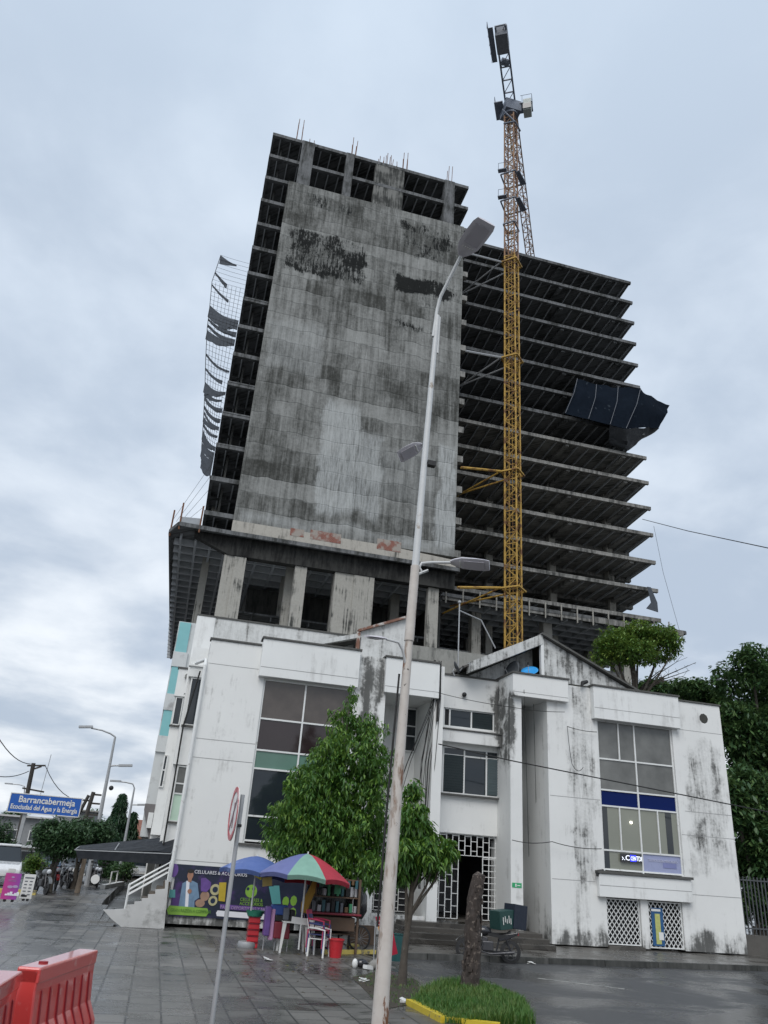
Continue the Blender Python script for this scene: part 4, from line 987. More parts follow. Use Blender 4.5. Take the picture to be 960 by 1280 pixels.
for i in range(4):
    MB(True).tube([(x1-.05+i*.02,23.5+i*.15,1.9),(x1+.05,23.5+i*.15,1.4),(x1+.02,23.5+i*.15,1.0)],[.02,.09,.05],8).build('hanging_bag',gm[2],st)
for i in range(12):
    MB().obox((x0+.08+i*.11,23.36,1.72+jit(.03)),(.07,.02,R_.uniform(.1,.22)),(0,jit(.1),0)).build('hanging_accessory',gm[R_.randrange(6)],st)
t=thing('table_sign','white card strip laid at the right end of the small plastic table','card',(4.2,22.88,.74)); MB().obox((4.12,22.88,.76),(.62,.02,.16),(0,.08,0)).build('card',WHP,t)
mj=thing('mustard_jacket','mustard yellow jacket hanging at the left end of the stall shelves','jacket',(4.35,23.3,1.2))
MB(True).tube([(4.42,23.25,1.78),(4.35,23.22,1.5),(4.2,23.22,1.15),(4.18,23.22,.95)],[.05,.10,.12,.09],10).build('cloth',M('mustard_cloth',(.35,.20,.03),.8),mj)
# white plastic table at the middle
tb=thing('plastic_table','small white plastic table with splayed legs between the two umbrellas','table',(3.95,23.2,0))
MB().box(3.6,4.3,22.9,23.5,.70,.735).build('tabletop',WHP,tb,.01)
for (x,y) in ((3.65,22.95),(4.25,22.95),(3.65,23.45),(4.25,23.45)): 
    dx=-.06 if x<3.9 else .06; MB().prism([(x-.05,.70),(x+.05,.70),(x+dx+.025,0),(x+dx-.025,0)],'y',y-.03,y+.02).build('leg',WHP,tb)
# stack of plastic armchairs
def plastic_chair(label,loc,rz,mat,group=None):
    t=thing('plastic_chair',label,'chair',loc,rz,group)
    MB(True).solid([[(-.2+.4*i/4,-.2+.4*j/4,.42-.02*math.sin(PI*i/4)) for i in range(5)] for j in range(5)],(0,0,-.02)).build('seat',mat,t,world=False)
    P=[[(-.2+.4*i/5,.2+.03*j+.03*math.cos(PI*(i/5-.5)),.42+.11*j) for i in range(6)] for j in range(5)]
    MB(True).solid(P,(0,.02,0)).build('backrest',mat,t,world=False)
    for s in (-1,1):
        MB().prism([(s*.20,.42),(s*.25,.42),(s*.27,0),(s*.235,0)],'y',-.22,-.18).build('leg',mat,t,world=False)
        MB().prism([(s*.19,.42),(s*.24,.42),(s*.27,0),(s*.235,0)],'y',.2,.24).build('leg',mat,t,world=False)
        MB(True).tube([(s*.24,-.2,.4),(s*.25,-.2,.62),(s*.25,0,.65),(s*.22,.24,.66)],[.02,.022,.025,.022],6).build('armrest',mat,t,world=False)
    return t
G='stacked plastic chairs in front of the stall'
plastic_chair('white plastic armchair at the bottom of the chair stack by the stall',(4.55,22.5,0),rad(60),WHP,G)
plastic_chair('dark blue plastic armchair in the middle of the chair stack by the stall',(4.53,22.52,.1),rad(60),M('blue_plastic',(.04,.05,.15),.4),G)
plastic_chair('red plastic armchair on top of the chair stack by the stall',(4.51,22.54,.2),rad(60),M('pinkish_red_plastic',(.38,.03,.08),.4),G)
def bucket(name,label,cat,x,y,z,r,h,mat,hn=True):
    t=thing(name,label,cat,(x,y,z)); m=MB(True).lathe([(0,0),(r*.75,0),(r,h),(r*1.08,h+.01),(r*1.08,h-.02),(r*.95,h-.02),(r*.72,.02),(0,.02)],(x,y,z),n=20); m.build('body',mat,t)
    if hn: MB().tube([(x+r*math.cos(a)*1.05,y-.02,z+h-r*.9*math.sin(a)) for a in [PI*i/10 for i in range(11)]],.008,5).build('handle',STEEL,t)
bucket('bucket','bright red plastic bucket on the paving in front of the stall','bucket',4.98,22.45,0,.2,.42,REDP)
for i in range(5):
    t=thing('stacking_crate',['lowest','second','third','fourth','topmost'][i]+' red crate in the narrow stack left of the blue umbrella pole','crate',(2.95,23.9,.15*i),0,'red crates in a stack')
    MB().box(2.8,3.1,23.75,24.05,.15*i,.15*i+.13).build('body',REDP,t,.015); MB().box(2.78,3.12,23.73,24.07,.15*i+.131,.15*i+.148).build('rim',MARO,t)
t=thing('basin','dark green plastic basin on top of the red crate stack','basin',(2.95,23.9,.75)); MB(True).lathe([(0,0),(.16,0),(.24,.15),(.26,.15),(.2,.01),(0,.01)],(2.95,23.9,.75)).build('body',GRNP,t)
# hanging bags/clothes display
t=thing('goods_rack','low rack of blue, purple and dark red goods right of the blue umbrella pole','rack',(3.5,23.4,0))
for (x0,x1,z0,z1,mt) in ((3.15,3.3,.35,1.05,PUR),(3.3,3.42,.25,1.0,flat('pink_print',(.55,.3,.5))),(3.3,3.75,.85,1.1,flat('blue_bag',(.03,.08,.3))),(3.42,3.85,.3,.7,MARO),(3.42,3.85,.7,.86,gm[2]),(3.62,3.78,.75,1.05,gm[0]),(3.82,3.95,.5,1.0,gm[2])):
    MB().box(x0,x1,23.2+jit(.06),23.5,z0,z1).build('bag',mt,t,.03)
m=MB(); [m.tube([(x,23.4,0),(x,23.4,1.0)],.015,5) for x in (3.2,3.5,3.85)]; m.tube([(3.2,23.4,1.0),(3.85,23.4,1.0)],.015,5); m.build('frame',STEEL,t)
# hung yellow price tags
t=MB().obox(un(324,1093,y=23.3),(.22,.02,.2),(0,.4,0)); props(t.build('hanging_card',flat('yellow_card',(.65,.55,.04))),'bright yellow card hanging between the two umbrellas','card')
t=MB().obox(un(334,1102,y=23.2),(.26,.02,.22),(0,-.15,0)); props(t.build('hanging_card',flat('ochre_card',(.45,.33,.10))),'ochre card hanging just right of the yellow card','card')
# utility cart wheel / parked bicycle at the right end
bk=thing('bicycle','black bicycle with dark cover leaning at the right end of the stall','bicycle',(6.0,24.3,0))
def wheel(mb,c,r,t_=.03,spokes=10):
    c=Vector(c); mb.lathe([(r-t_,-t_/2),(r,-t_*.4),(r,t_*.4),(r-t_,t_/2),(r-t_,-t_/2)],c,'y',26)
    return mb
for x in (5.85,6.1):
    pass
w=wheel(MB(True),(6.03,24.2,.33),.33,.045).build('wheel',BLACK,bk); m=MB(); [m.tube([(6.03,24.2,.33),(6.03+.3*math.cos(k*PI/8),24.2,.33+.3*math.sin(k*PI/8))],.004,4) for k in range(16)]; m.build('spokes',STEEL,w)
w=wheel(MB(True),(5.2,24.55,.33),.33,.045).build('wheel',BLACK,bk)
m=MB(); m.tube([(6.03,24.2,.33),(5.95,24.25,.95)],.018,6); m.tube([(5.95,24.25,.9),(5.4,24.45,.85)],.018,6); m.tube([(5.95,24.25,.75),(5.55,24.4,.35)],.018,6); m.tube([(5.55,24.4,.35),(5.4,24.45,.9)],.018,6); m.tube([(5.55,24.4,.35),(5.2,24.55,.33)],.015,6); m.build('frame',BLACKP,bk)
m=MB(); m.tube([(5.95,24.05,1.0),(5.95,24.45,1.0)],.015,6); m.build('handlebar',BLACK,bk)
MB(True).tube([(5.98,24.3,1.7),(6.02,24.2,1.4),(6.0,24.2,1.05),(5.98,24.25,.85)],[.06,.16,.2,.12],10).build('cover',BLACKP,bk)
# brown box by the wall, litter, small things
t=thing('wooden_planter','low dark brown box on the pavement against the white wall','box',(6.6,26,0.05)); MB().box(6.15,6.95,25.8,26.2,.02,.52).build('body',WOOD,t,.01); MB().box(6.2,6.9,25.85,26.15,.521,.55).build('rim',WOOD,t)
c=un(448,1210,z=0); t=thing('rubbish_bag','small black and white rubbish bag on the paving right of the stall','bag',c); MB(True).ball(c+Vector((.08,0,.1)),.13,12,8,(1.2,.8,.75)).build('bag',BLACKP,t); MB(True).ball(c+Vector((-.1,-.03,.09)),.09,10,8,(.8,.8,1.2)).build('paper',WHP,t)
c=un(460,1212,z=0); props(MB().obox(c+Vector((0,0,.05)),(.2,.15,.08),(0,.1,.4)).build('paper_box',WHP),'small white box beside the rubbish bag','box')
c=un(471,1212,z=0); props(MB(True).ball(c+Vector((0,0,.1)),.2,10,7,(1.,.8,.6)).build('sack',M('grey_sack',(.25,.24,.22),.8)),'grey sack lying behind the lamp pole foot','sack')
for i,(px,py,lab) in enumerate(((535,1197,'crumpled white paper on the asphalt below the steps'),(663,1205,'flat white litter on the asphalt right of the motorcycle'),(453,1227,'thin white straw on the paving beside the lamp pole'),(506,1254,'white scrap at the tip of the yellow kerb'),(333,1201,'pale scrap on the paving before the plastic table'))):
    c=un(px,py,z=-.1 if i<2 else 0); m=MB()
    for k in range(3): m.obox(c+Vector((jit(.06),jit(.06),.02+k*.015)),(.16,.1,.012),(jit(.3),jit(.3),jit(1)))
    props(m.build('litter',WHP),lab,'litter')
props(MB().box(5.95,6.25,25,25.35,.0,.1).build('kerb_block',YK),'short yellow painted kerb piece right of the stall','kerb')
m=MB().beam((4.8,23.15,.05),(6.4,23.8,.05),.14,.1); props(m.build('yellow_kerb_piece',YK),'worn yellow kerb edge running behind the red bucket','kerb')
# red feather banner behind the pole
c=un(478,1172,y=21.0); t=thing('feather_banner','red tapered advertising banner with white letters, half behind the lamp pole','banner',(c.x,21,0))
a=[un(*p,y=21.) for p in ((469,1146),(487,1144),(497,1192),(484,1196))]
MB().prism([(q.x,q.z) for q in a],'y',20.98,21.0).build('cloth',M('red_banner_cloth',(.38,.01,.035),.5),t)
a=[un(*p,y=21.) for p in ((471,1152),(484,1151),(484,1157),(472,1158))]; 
b=[un(*p,y=21.) for p in ((472,1153),(480,1152),(480,1156),(473,1157))]
a=[un(*p,y=21.) for p in ((471.5,1158),(485,1157),(485,1162),(473,1163))]; MB().prism([(q.x,q.z) for q in a],'y',20.965,20.975).build('orange_panel',flat('banner_orange',(.6,.3,.1)),t)
q=un(471,1156,y=20.96); text('Cla',.14,WHP,'lettering',t,(q.x,20.96,q.z),width=.24)
q=un(474,1150,y=21); MB().tube([(a[0].x-.03,21.02,0),(a[0].x-.05,21.02,1.15)],.015,5).build('pole',STEEL,t)
c=un(494,1202,z=0); t=thing('litter_bin','dark teal litter bin half hidden between the lamp pole and the small tree','bin',c); MB(True).lathe([(0,.02),(.17,.02),(.2,.62),(.22,.64),(.18,.64),(.15,.05),(0,.05)],c).build('body',M('teal_plastic',(.02,.09,.09),.4),t)
# ================================================================== BLACK AWNING + RAMP AND STAIR
aw=thing('black_awning','black fabric canopy stretched out from the left corner of the white building','awning',(-1,30,0))
AW=M('black_awning_cloth',(.010,.013,.018),.8,.4,3,.2)
FY=29.6
Lf=un(94,1061,y=FY);Lb=un(97,1073,y=FY);Rf=un(214,1066,y=FY);Rb=un(216,1081,y=FY);Mf=un(196,1064,y=FY);Mb=un(196,1080,y=FY)
T0=un(100,1057,y=32.5);T1=un(150,1052,y=32.5);T2=un(222,1045,y=30.6)
rows=[[T0,T1,(T1+T2)/2,T2],[ (T0+Lf)/2+Vector((0,0,-.05)),(T1+Lf.lerp(Rf,.4))/2+Vector((0,0,-.06)),((T1+T2)/2+Mf)/2,(T2+Rf)/2],[Lf,Lf.lerp(Rf,.4),Mf,Rf]]
MB().solid(rows,(0,0,-.02)).build('canopy',AW,aw)
MB().solid([[Lf,Lf.lerp(Rf,.4),Mf,Rf],[Lb,Lb.lerp(Rb,.4),Mb,Rb]],(0,.02,0)).build('valance',AW,aw)
m=MB()
for p,q in ((Lf,T0),(Lf.lerp(Rf,.4),T1),(Rf,T2),(Lf,Rf)): m.beam(p-Vector((0,0,.03)),q-Vector((0,0,.03)),.03)
m.build('frame',STEEL,aw)
MB().solid([[T2+Vector((0,0,-.02)),Rf],[T2+Vector((0,0,-2.3)),Rf+Vector((0,0,-1.9))]],(-.02,0,0)).build('side_curtain',AW,aw)
# leaning pole at awning's far left
a=un(96,1117,z=.3*.9); b=un(106,1073,y=a.y); props(MB().tube([a,b],[.12,.09],8).build('wooden_post',M('pale_post',(.35,.27,.2),.8,.3,4)),'pale leaning wooden post under the left end of the black awning','post')
RW=M('rough_white_ramp_wall',(.50,.50,.49),.85,.2,2,.4,grime=(.22,.22,.21),gs=1.3,gt=(.5,.7))
pts=[un(*p,y=28.5) for p in ((205,1161.5),(211,1100),(206.5,1100),(206,1111),(194,1112),(194,1117.5),(185,1118),(185,1122.5),(177,1123),(177,1126.5),(168,1127),(168,1130.5),(159,1131),(158,1136),(140,1137),(129,1137),(139,1148),(151,1160))]
sw=thing('side_staircase','small side stair with white stepped wall and grey tube handrail at the building left corner','stairs',(0,29,0))
MB().prism([(q.x,max(q.z,-.02)) for q in pts],'y',28.42,28.58).build('stair_wall',RW,sw)
for i in range(6):
    MB().box(-.55+i*.2,.66,28.585,29.9,.30+i*.17 if i else .0,.47+i*.17).build('step',M('brown_wet_step%d'%i,(.10,.08,.06),.6) if i==0 else bpy.data.materials['brown_wet_step0'],sw)
for yy in (28.65,29.7):
    m=MB()
    for dz in (.75,.6,.45):
        m.tube([(-.62,yy,.4+dz),(.55,yy,1.15+dz)],.022,6)
    m.tube([(-.62,yy,.3),(-.62,yy,1.18)],.03,6); m.tube([(.55,yy,1.1),(.55,yy,1.95)],.025,6)
    m.build('handrail',WHITEM,sw)
# wedge steps left of the ramp
ws=thing('wedge_steps','three dark wet wedge-shaped steps sunk beside the street pavement left of the stair wall','steps',(-1.3,30,0))
for i,(xa,xb) in enumerate(((-1.62,-1.36),(-1.36,-1.1),(-1.1,-.86))):
    h_=.30-.1*i; MB().prism([(28.05,.005),(34+i*.01,h_*.8+.005),(34+i*.01,-.02),(28.05,-.02)],'x',xa+.002,xb).build('step',PAVE,ws)
MB().box(-.855,.6,28.6,29.4,.001,.02).build('landing',PAVE,ws)
# ================================================================== BARRIERS
def barrier(label,p0,p1,mat,topmat=None):
    p0=Vector(p0);p1=Vector(p1); L=(p1-p0).length; d=(p1-p0).normalized(); ang=math.atan2(d.y,d.x)
    t=thing('traffic_barrier',label,'barrier',p0,ang,'red plastic road barriers')
    # local: x along, y across, z up ; profile with flared foot
    prof=[(-.25,0),(-.25,.28),(-.15,.48),(-.115,.8),(-.115,1.0),(.115,1.0),(.115,.8),(.15,.48),(.25,.28),(.25,0)]
    m=MB().prism(prof,'x',0,L); b=m.build('body',mat,t,.02,world=False)
    m=MB()
    for k in range(7):
        x=.18+k*(L-.36)/6
        for s in (-1,1): 
            m.prism([(s*.112,.80),(s*.128,.78),(s*.165,.48),(s*.262,.28),(s*.262,.03),(s*.2,.03),(s*.14,.48)],'x',x-.015,x+.015)
    m.build('rib',MARO2,t,world=False)
    m=MB().box(.0,L,-.125,.125,.86,1.015); m.build('top_rail',mat,t,.02,world=False)
    MB(True).lathe([(0,1.016),(.05,1.016),(.05,1.03),(0,1.03)],(L*.2,0,0),n=14).build('filler_cap',MARO2,t,world=False)
BR=NT('red_barrier_plastic'); o_=BR.obj(); _c=BR.mix(BR.noise(o_,2.,5),(.50,.035,.035),(.62,.07,.06)); _c=BR.mix(BR.ramp(BR.noise(o_,5.,7,.7),.58,.7,0,.5),_c,(.62,.45,.42)); BR.base(_c); BR.rough(.32); BR.b.inputs['Coat Weight'].default_value=1.; BR.b.inputs['Coat Roughness'].default_value=.06; BR.bump(BR.noise(o_,2.5,3),.15,.02); BR=BR.m
MARO2=M('barrier_groove_red',(.25,.012,.02),.5)
barrier('red plastic traffic barrier, the farther of the two at the lower left corner',(-1.06,9.9,0),(-.60,11.75,0),BR)
barrier('red plastic traffic barrier, the nearer one cut by the left photo edge',(-1.32,7.6,0),(-1.2,9.6,0),BR)
# ================================================================== ROUND SIGN on grey pole
sp=thing('round_road_sign','round white and red no-entry style road sign seen nearly edge-on on a grey pole','road sign',(1.1,12.3,0))
MB(True).tube([(1.12,12.3,-.1),(1.12,12.3,3.05)],.032,10).build('pole',STEEL,sp)
nrm=Vector((-.997,-.075,0)); u=nrm.cross(Vector((0,0,1))); cen=Vector((1.09,12.3,2.78))+nrm*.06
def discm(r0,r1,off,th=.008):
    m=MB(); n=28
    for r,o in ((r1,0),):
        pass
    vs=[];fs=[]
    for w_ in (off,off+th):
        for rr_ in ((r0,r1) if r0 else (r1,)):
            for k in range(n):
                a=2*PI*k/n; vs.append(cen+nrm*w_+(u*math.cos(a)+Vector((0,0,1))*math.sin(a))*rr_)
    if r0:
        for k in range(n):
            k2=(k+1)%n; fs+=[(k,k2,n+k2,n+k),(2*n+k,2*n+k2,3*n+k2,3*n+k),(n+k,n+k2,3*n+k2,3*n+k),(k,k2,2*n+k2,2*n+k)]
    else:
        fs+=[tuple(range(n)),tuple(range(2*n-1,n-1,-1))]+[(k,(k+1)%n,n+(k+1)%n,n+k) for k in range(n)]
    return m.add(vs,fs)
discm(0,.375,0).build('plate',WHP,sp); discm(.30,.372,.009).build('red_ring',M('sign_red',(.45,.05,.06),.4,grime=(.6,.45,.45),gs=6),sp)
m=MB(); m.beam(cen+nrm*.012-u*.2+Vector((0,0,.22)),cen+nrm*.012+u*.2-Vector((0,0,.22)),.06,.004,up=nrm); m.beam(cen+nrm*.012-u*.02-Vector((0,0,.2)),cen+nrm*.012-u*.02+Vector((0,0,.15)),.05,.004,up=nrm); m.build('symbol',M('faded_symbol',(.2,.1,.12),.5),sp)
MB().box(1.1,1.16,12.25,12.35,2.6,2.64).build('clamp',BLACK,sp)
# ================================================================== LAMP POST
PT=NT('peeling_painted_pole'); o_=PT.obj(); x_,y_,z_=PT.xyz(o_)
sv=PT.comb(PT.math('MULTIPLY',x_,7.),PT.math('MULTIPLY',y_,7.),PT.math('MULTIPLY',z_,1.6)); nn_=PT.noise(sv,1.,7,.65)
_c=PT.mix(PT.noise(o_,6.,5),(.42,.37,.33),(.60,.57,.53)); _c=PT.mix(PT.ramp(nn_,.54,.60),_c,PT.mix(PT.noise(o_,14.,4),(.30,.22,.17),(.34,.31,.28)))
lowm=PT.ramp(z_,.2,1.6,.09,0); sp_=PT.noise(o_,9.,6,.7)
_c=PT.mix(PT.ramp(PT.math('ADD',nn_,lowm),.63,.67),_c,(.17,.07,.03)); _c=PT.mix(PT.ramp(sp_,.66,.70),_c,(.03,.025,.022))
PT.base(_c); PT.rough(.65); PT.bump(nn_,.3,.01); PCO=PT.m
PCW=M('white_upper_pole',(.55,.56,.56),.5,.1,4,.1,grime=(.3,.25,.2),gs=3,gt=(.6,.7))
LH=M('lamp_head_grey',(.60,.58,.62),.45,.1,4,.05); 
lx,ly=3.5,12.5
lp=thing('street_lamp','tall peeling street lamp pole with several lamp heads in front of the building','street lamp',(lx,ly,0))
p_=lambda z: Vector((3.5+.38*min(1,max(0,z)/12.97)**1.3,ly,z))
zs=[-.1,1,2,3,4,5,5.9]; MB(True).tube([p_(z) for z in zs],[.125,.112,.102,.094,.085,.076,.070],16).build('lower_pole',PCO,lp)
MB(True).tube([p_(z) for z in (5.8,7.2)],[.086,.080],16).build('sleeve',PCO,lp)
MB(True).tube([p_(z) for z in (7.1,9,11,12.97)],[.068,.062,.055,.048],16).build('upper_pole',PCW,lp)
RB=NT('rust_patch'); RB.base((.14,.06,.03)); RB.rough(.9)
for (z,a,h_,w_) in ():
    P=[]
    for i in range(9):
        row=[]
        for j in range(7):
            aa=a+(j/6-.5)*w_*2*math.sin(PI*(i+.6)/9.3)*(1+.3*math.sin(i*2.3+a*5)); zz=z+(i/8-.5)*h_*2; c=p_(zz); r=.1175 if zz>5.8 else .128-.004*zz
            row.append((c.x+math.cos(aa)*r,c.y+math.sin(aa)*r,zz))
        P.append(row)
    MB().solid(P,(.0,.004,0)).build('peeled_patch',RB.m,lp)
# black band patch low on the pole
def head(c,fwd,up,L,W,name='lamp_head',par=lp):
    c=Vector(c); f=Vector(fwd).normalized(); s=f.cross(Vector(up)).normalized(); u=s.cross(f).normalized()
    prof=[(0,.25),(.12,.62),(.3,.92),(.6,1.),(.88,.97),(1.,.82)]
    m=MB(True); vs=[];fs=[]
    for (t_,w_) in prof:
        for (a,b) in ((-1,0),(-.9,.09),(-.4,.16),(.4,.16),(.9,.09),(1,0),(.9,-.03),(-.9,-.03)):
            vs.append(c+f*L*t_+s*a*w_*W/2+u*b*W*(.5+.5*math.sin(PI*min(t_+.15,1)*.9)))
    n=8;k=len(prof)
    for i in range(k-1):
        for j in range(n): fs.append((i*n+j,i*n+(j+1)%n,(i+1)*n+(j+1)%n,(i+1)*n+j))
    fs+= [tuple(range(n))[::-1],tuple((k-1)*n+j for j in range(n))]
    o=m.add(vs,fs).build(name,LH,par)
    q=MB()
    cc=c+f*L*.62-u*(.03*W+.006)*1.2
    vs=[cc+f*a*L*.26+s*b*W*.33+u*e for e in (0,-.012) for (a,b) in ((-1,-1),(1,-1),(1,1),(-1,1))]
    q.add(vs,[(0,1,2,3),(7,6,5,4),(0,4,5,1),(1,5,6,2),(2,6,7,3),(3,7,4,0)]).build('lens',M('led_lens_grey',(.48,.46,.50),.35) if 'led_lens_grey' not in bpy.data.materials else bpy.data.materials['led_lens_grey'],o)
    m=MB()
    for i in range(5): m.obox(c+f*L*.26+s*(i-2)*W*.11-u*(.035*W),(.03,.03,.02))
    m.build('led',WHP,o)
    return o
# top arm and head
a0=p_(12.6); A=[a0+Vector((-.06,0,-.2)),a0+Vector((.0,0,.55)),un(551,370,y=12.4),un(562,348,y=12.2),un(576,320,y=11.9)]
MB(True).tube(A,.035,8).build('arm',PCW,lp)
e=A[-1]; head(e,un(606,280,y=11.1)-e,(0,0,1),.92,.54)
MB().tube([p_(12.97)+Vector((.05,0,-.02)),p_(12)+Vector((.07,0,0))],.025,6).build('bracket',PCW,lp)
# right arm at mid height
b0=p_(7.1); e=un(563,703,y=12.5); Bp=[b0+Vector((.05,0,-.05)),un(535,713,y=12.5),un(528,716,y=12.5),un(524,709,y=12.5),un(527,704,y=12.5),un(540,703,y=12.5),e]
MB(True).tube(Bp,.026,8).build('arm',PCW,lp); head(e,un(608,707,y=12.2)-e,(0,.35,1),.72,.34)
# left lower arm with small head
e=un(483,799,y=12.3); MB(True).tube([p_(5.3),un(503,812,y=12.4),un(498,803,y=12.35),e],.022,8).build('arm',PCW,lp); head(e,un(456,795,y=12.1)-e,(0,-.15,1),.42,.2)
# head behind at 9.5 m
e=un(528,556,y=13.1); MB(True).tube([p_(9.9),e],.022,8).build('arm',PCW,lp); head(e,un(496,573,y=13.3)-e,(0,.45,1),.55,.34)
MB().obox(un(539,580,y=12.5),(.16,.12,.1)).build('photocell',BLACK,lp)
m=MB()
m.tube([p_(5.2)+Vector((-.13,-.02,0)),p_(3)+Vector((-.15,-.03,0)),p_(1.4)+Vector((-.15,-.03,0))],.018,6); m.build('strap_cable',CABLE,lp)
# ================================================================== TREES
def leafmesh(name,mat,parent,centers,rng,per,ll,lw,droop=.5,jitr=.15):
    V=[];Fc=[]
    off=origin(parent)
    for c in centers:
        for _ in range(per):
            a=rng.uniform(0,2*PI); el=rng.uniform(-.9,.55)-droop*.5
            d=Vector((math.cos(a)*math.cos(el),math.sin(a)*math.cos(el),math.sin(el)))
            s=d.cross(Vector((rng.uniform(-.4,.4),rng.uniform(-.4,.4),1))).normalized()
            L=ll*rng.uniform(.7,1.25); w=lw*rng.uniform(.7,1.2)
            p=Vector(c)+Vector((rng.uniform(-1,1),rng.uniform(-1,1),rng.uniform(-1,1)))*jitr-off
            mid=p+d*L*.5+Vector((0,0,-droop*L*.08)); tip=p+d*L+Vector((0,0,-droop*L*.45))
            k=len(V); V+= [p,mid+s*w,tip,mid-s*w]; Fc+=[(k,k+1,k+2),(k,k+2,k+3)]
    me=bpy.data.meshes.new(name); me.from_pydata(V,[],Fc); me.materials.append(mat)
    o=bpy.data.objects.new(name,me); COL.objects.link(o); o.parent=parent; return o
def crown_points(blobs,n,rng,hollow=.45,lump=.28):
    out=[]; vol=[b[3]*b[4]*b[5] for b in blobs]; 
    while len(out)<n:
        b=rng.choices(blobs,weights=vol)[0]
        d=Vector((rng.gauss(0,1),rng.gauss(0,1),rng.gauss(0,1))).normalized()
        l=1+lump*(math.sin(d.x*5+b[0])*math.sin(d.y*4+b[1]*2)+.6*math.sin(d.z*7+b[2])*math.sin(d.x*9))
        r=rng.uniform(hollow**3,1)**(1/3)*l*rng.uniform(.86,1.)
        out.append((b[0]+d.x*b[3]*r,b[1]+d.y*b[4]*r,b[2]+d.z*b[5]*r))
    return out
def limbs(base,top,r0,targets,parent,mat=BARK,r1=None,name='trunk'):
    m=MB(True); base=Vector(base);top=Vector(top); pts=[]
    for i in range(6):
        u=i/5; q=base.lerp(top,u); q+=Vector((jit(.05),jit(.05),0))*(1 if 0<i<5 else 0)*r0*6; pts.append(q)
    rs=[r0*(1.25 if i==0 else 1-.5*i/5) for i in range(6)]
    m.tube(pts,rs,10)
    for t_ in targets:
        t_=Vector(t_); s=pts[R_.choice([2,3,4,4])]; mid=s.lerp(t_,.5)+Vector((jit(.2),jit(.2),-.1)); m.tube([s,mid,t_],[r0*.45,r0*.28,r0*.1],6)
    return m.build(name,mat,parent)
def tree(name,label,base,top,r0,blobs,n,per,ll,lw,mat,group=None,droop=.5,seed=1,hollow=.45,jitr=.15,cat='tree',bark=None):
    rng=random.Random(seed); t=thing(name,label,cat,base,0,group)
    limbs(base,top,r0,[(b[0],b[1],b[2]+b[5]*.3) for b in blobs],t,bark or BARK)
    leafmesh('crown',mat,t,crown_points(blobs,n,rng,hollow),rng,per,ll,lw,droop,jitr); return t
# mango tree: conical crown behind the stall parasol
B=[]
for (px,py,r,rz) in ((438,870,10,16),(432,905,24,26),(458,915,22,26),(420,945,34,30),(462,955,30,32),(395,960,20,20),(400,985,44,34),(455,1000,34,40),(375,1010,30,30),(410,1035,52,34),(350,1030,24,28),(460,1050,32,36),(375,1062,38,26),(430,1080,44,28),(465,1085,22,28)):
    yy=25.+R_.uniform(-.6,.6); q=un(px,py,y=yy); s=25.6/1000
    B.append((q.x,yy,q.z,r*s,r*s*1.1,rz*s))
tree('mango_tree','broad conical mango tree with glossy drooping leaves before the left window, above the parasol',(4.95,24.9,0),(5.3,25,3.2),.16,B,2700,11,.16,.032,LEAF_M,droop=.9,seed=3,hollow=.2,jitr=.10)
# small tree by the pole
B=[]
for (px,py,r,rz) in ((515,990,12,14),(513,1020,20,22),(530,1045,20,20),(520,1065,32,22),(550,1060,18,14),(500,1085,20,18),(560,1048,8,9),(545,1085,16,10)):
    yy=18.3+R_.uniform(-.3,.3); q=un(px,py,y=yy); s=18.6/1000
    B.append((q.x,yy,q.z,r*s,r*s,rz*s))
a=un(502,1233,z=-.02)
tree('young_tree','slim young tree with drooping leaves immediately right of the lamp pole',a,un(517,1090,y=18.2),.09,B,520,11,.17,.034,LEAF_M,droop=.9,seed=5,hollow=.2,jitr=.07)
# bare twigs above it
# tree on/behind the roof
B=[]
for (px,py,r,rz) in ((770,805,30,18),(800,792,34,18),(832,798,24,16),(760,822,22,12),(790,815,34,16),(825,818,22,10),(845,812,10,10),(765,790,14,8)):
    yy=36+R_.uniform(-1,1); q=un(px,py,y=yy); s=37/1000*1.1
    B.append((q.x,yy,q.z,r*s,r*s,rz*s))
tree('roof_tree','flat-topped bright green tree rising behind the right block roof against the tower corner',(23.1,36,0),(23.0,36,13.3),.2,B,1500,9,.22,.05,LEAF_Y,droop=.3,seed=8,hollow=.2,jitr=.12)
t=thing('bare_tree','thin leafless branches spreading right of the flat-topped tree above the roof','tree',(23.6,36.5,0))
m=MB()
b0=un(795,868,y=36.4); m.tube([(b0.x,36.4,0),b0],.09,6)
for (px,py) in ((862,838),(848,826),(830,835),(855,845),(815,850),(870,828),(838,846),(780,850)):
    e=un(px,py,y=36.4+jit(.5)); mid=b0.lerp(e,.5)+Vector((0,0,.15)); m.tube([b0,mid,e],[.05,.03,.012],5)
    for k in range(5): 
        q=mid.lerp(e,R_.random()); m.tube([q,q+Vector((jit(.5),jit(.3),R_.uniform(.0,.45)))],.01,3)
m.build('branches',BARK,t)
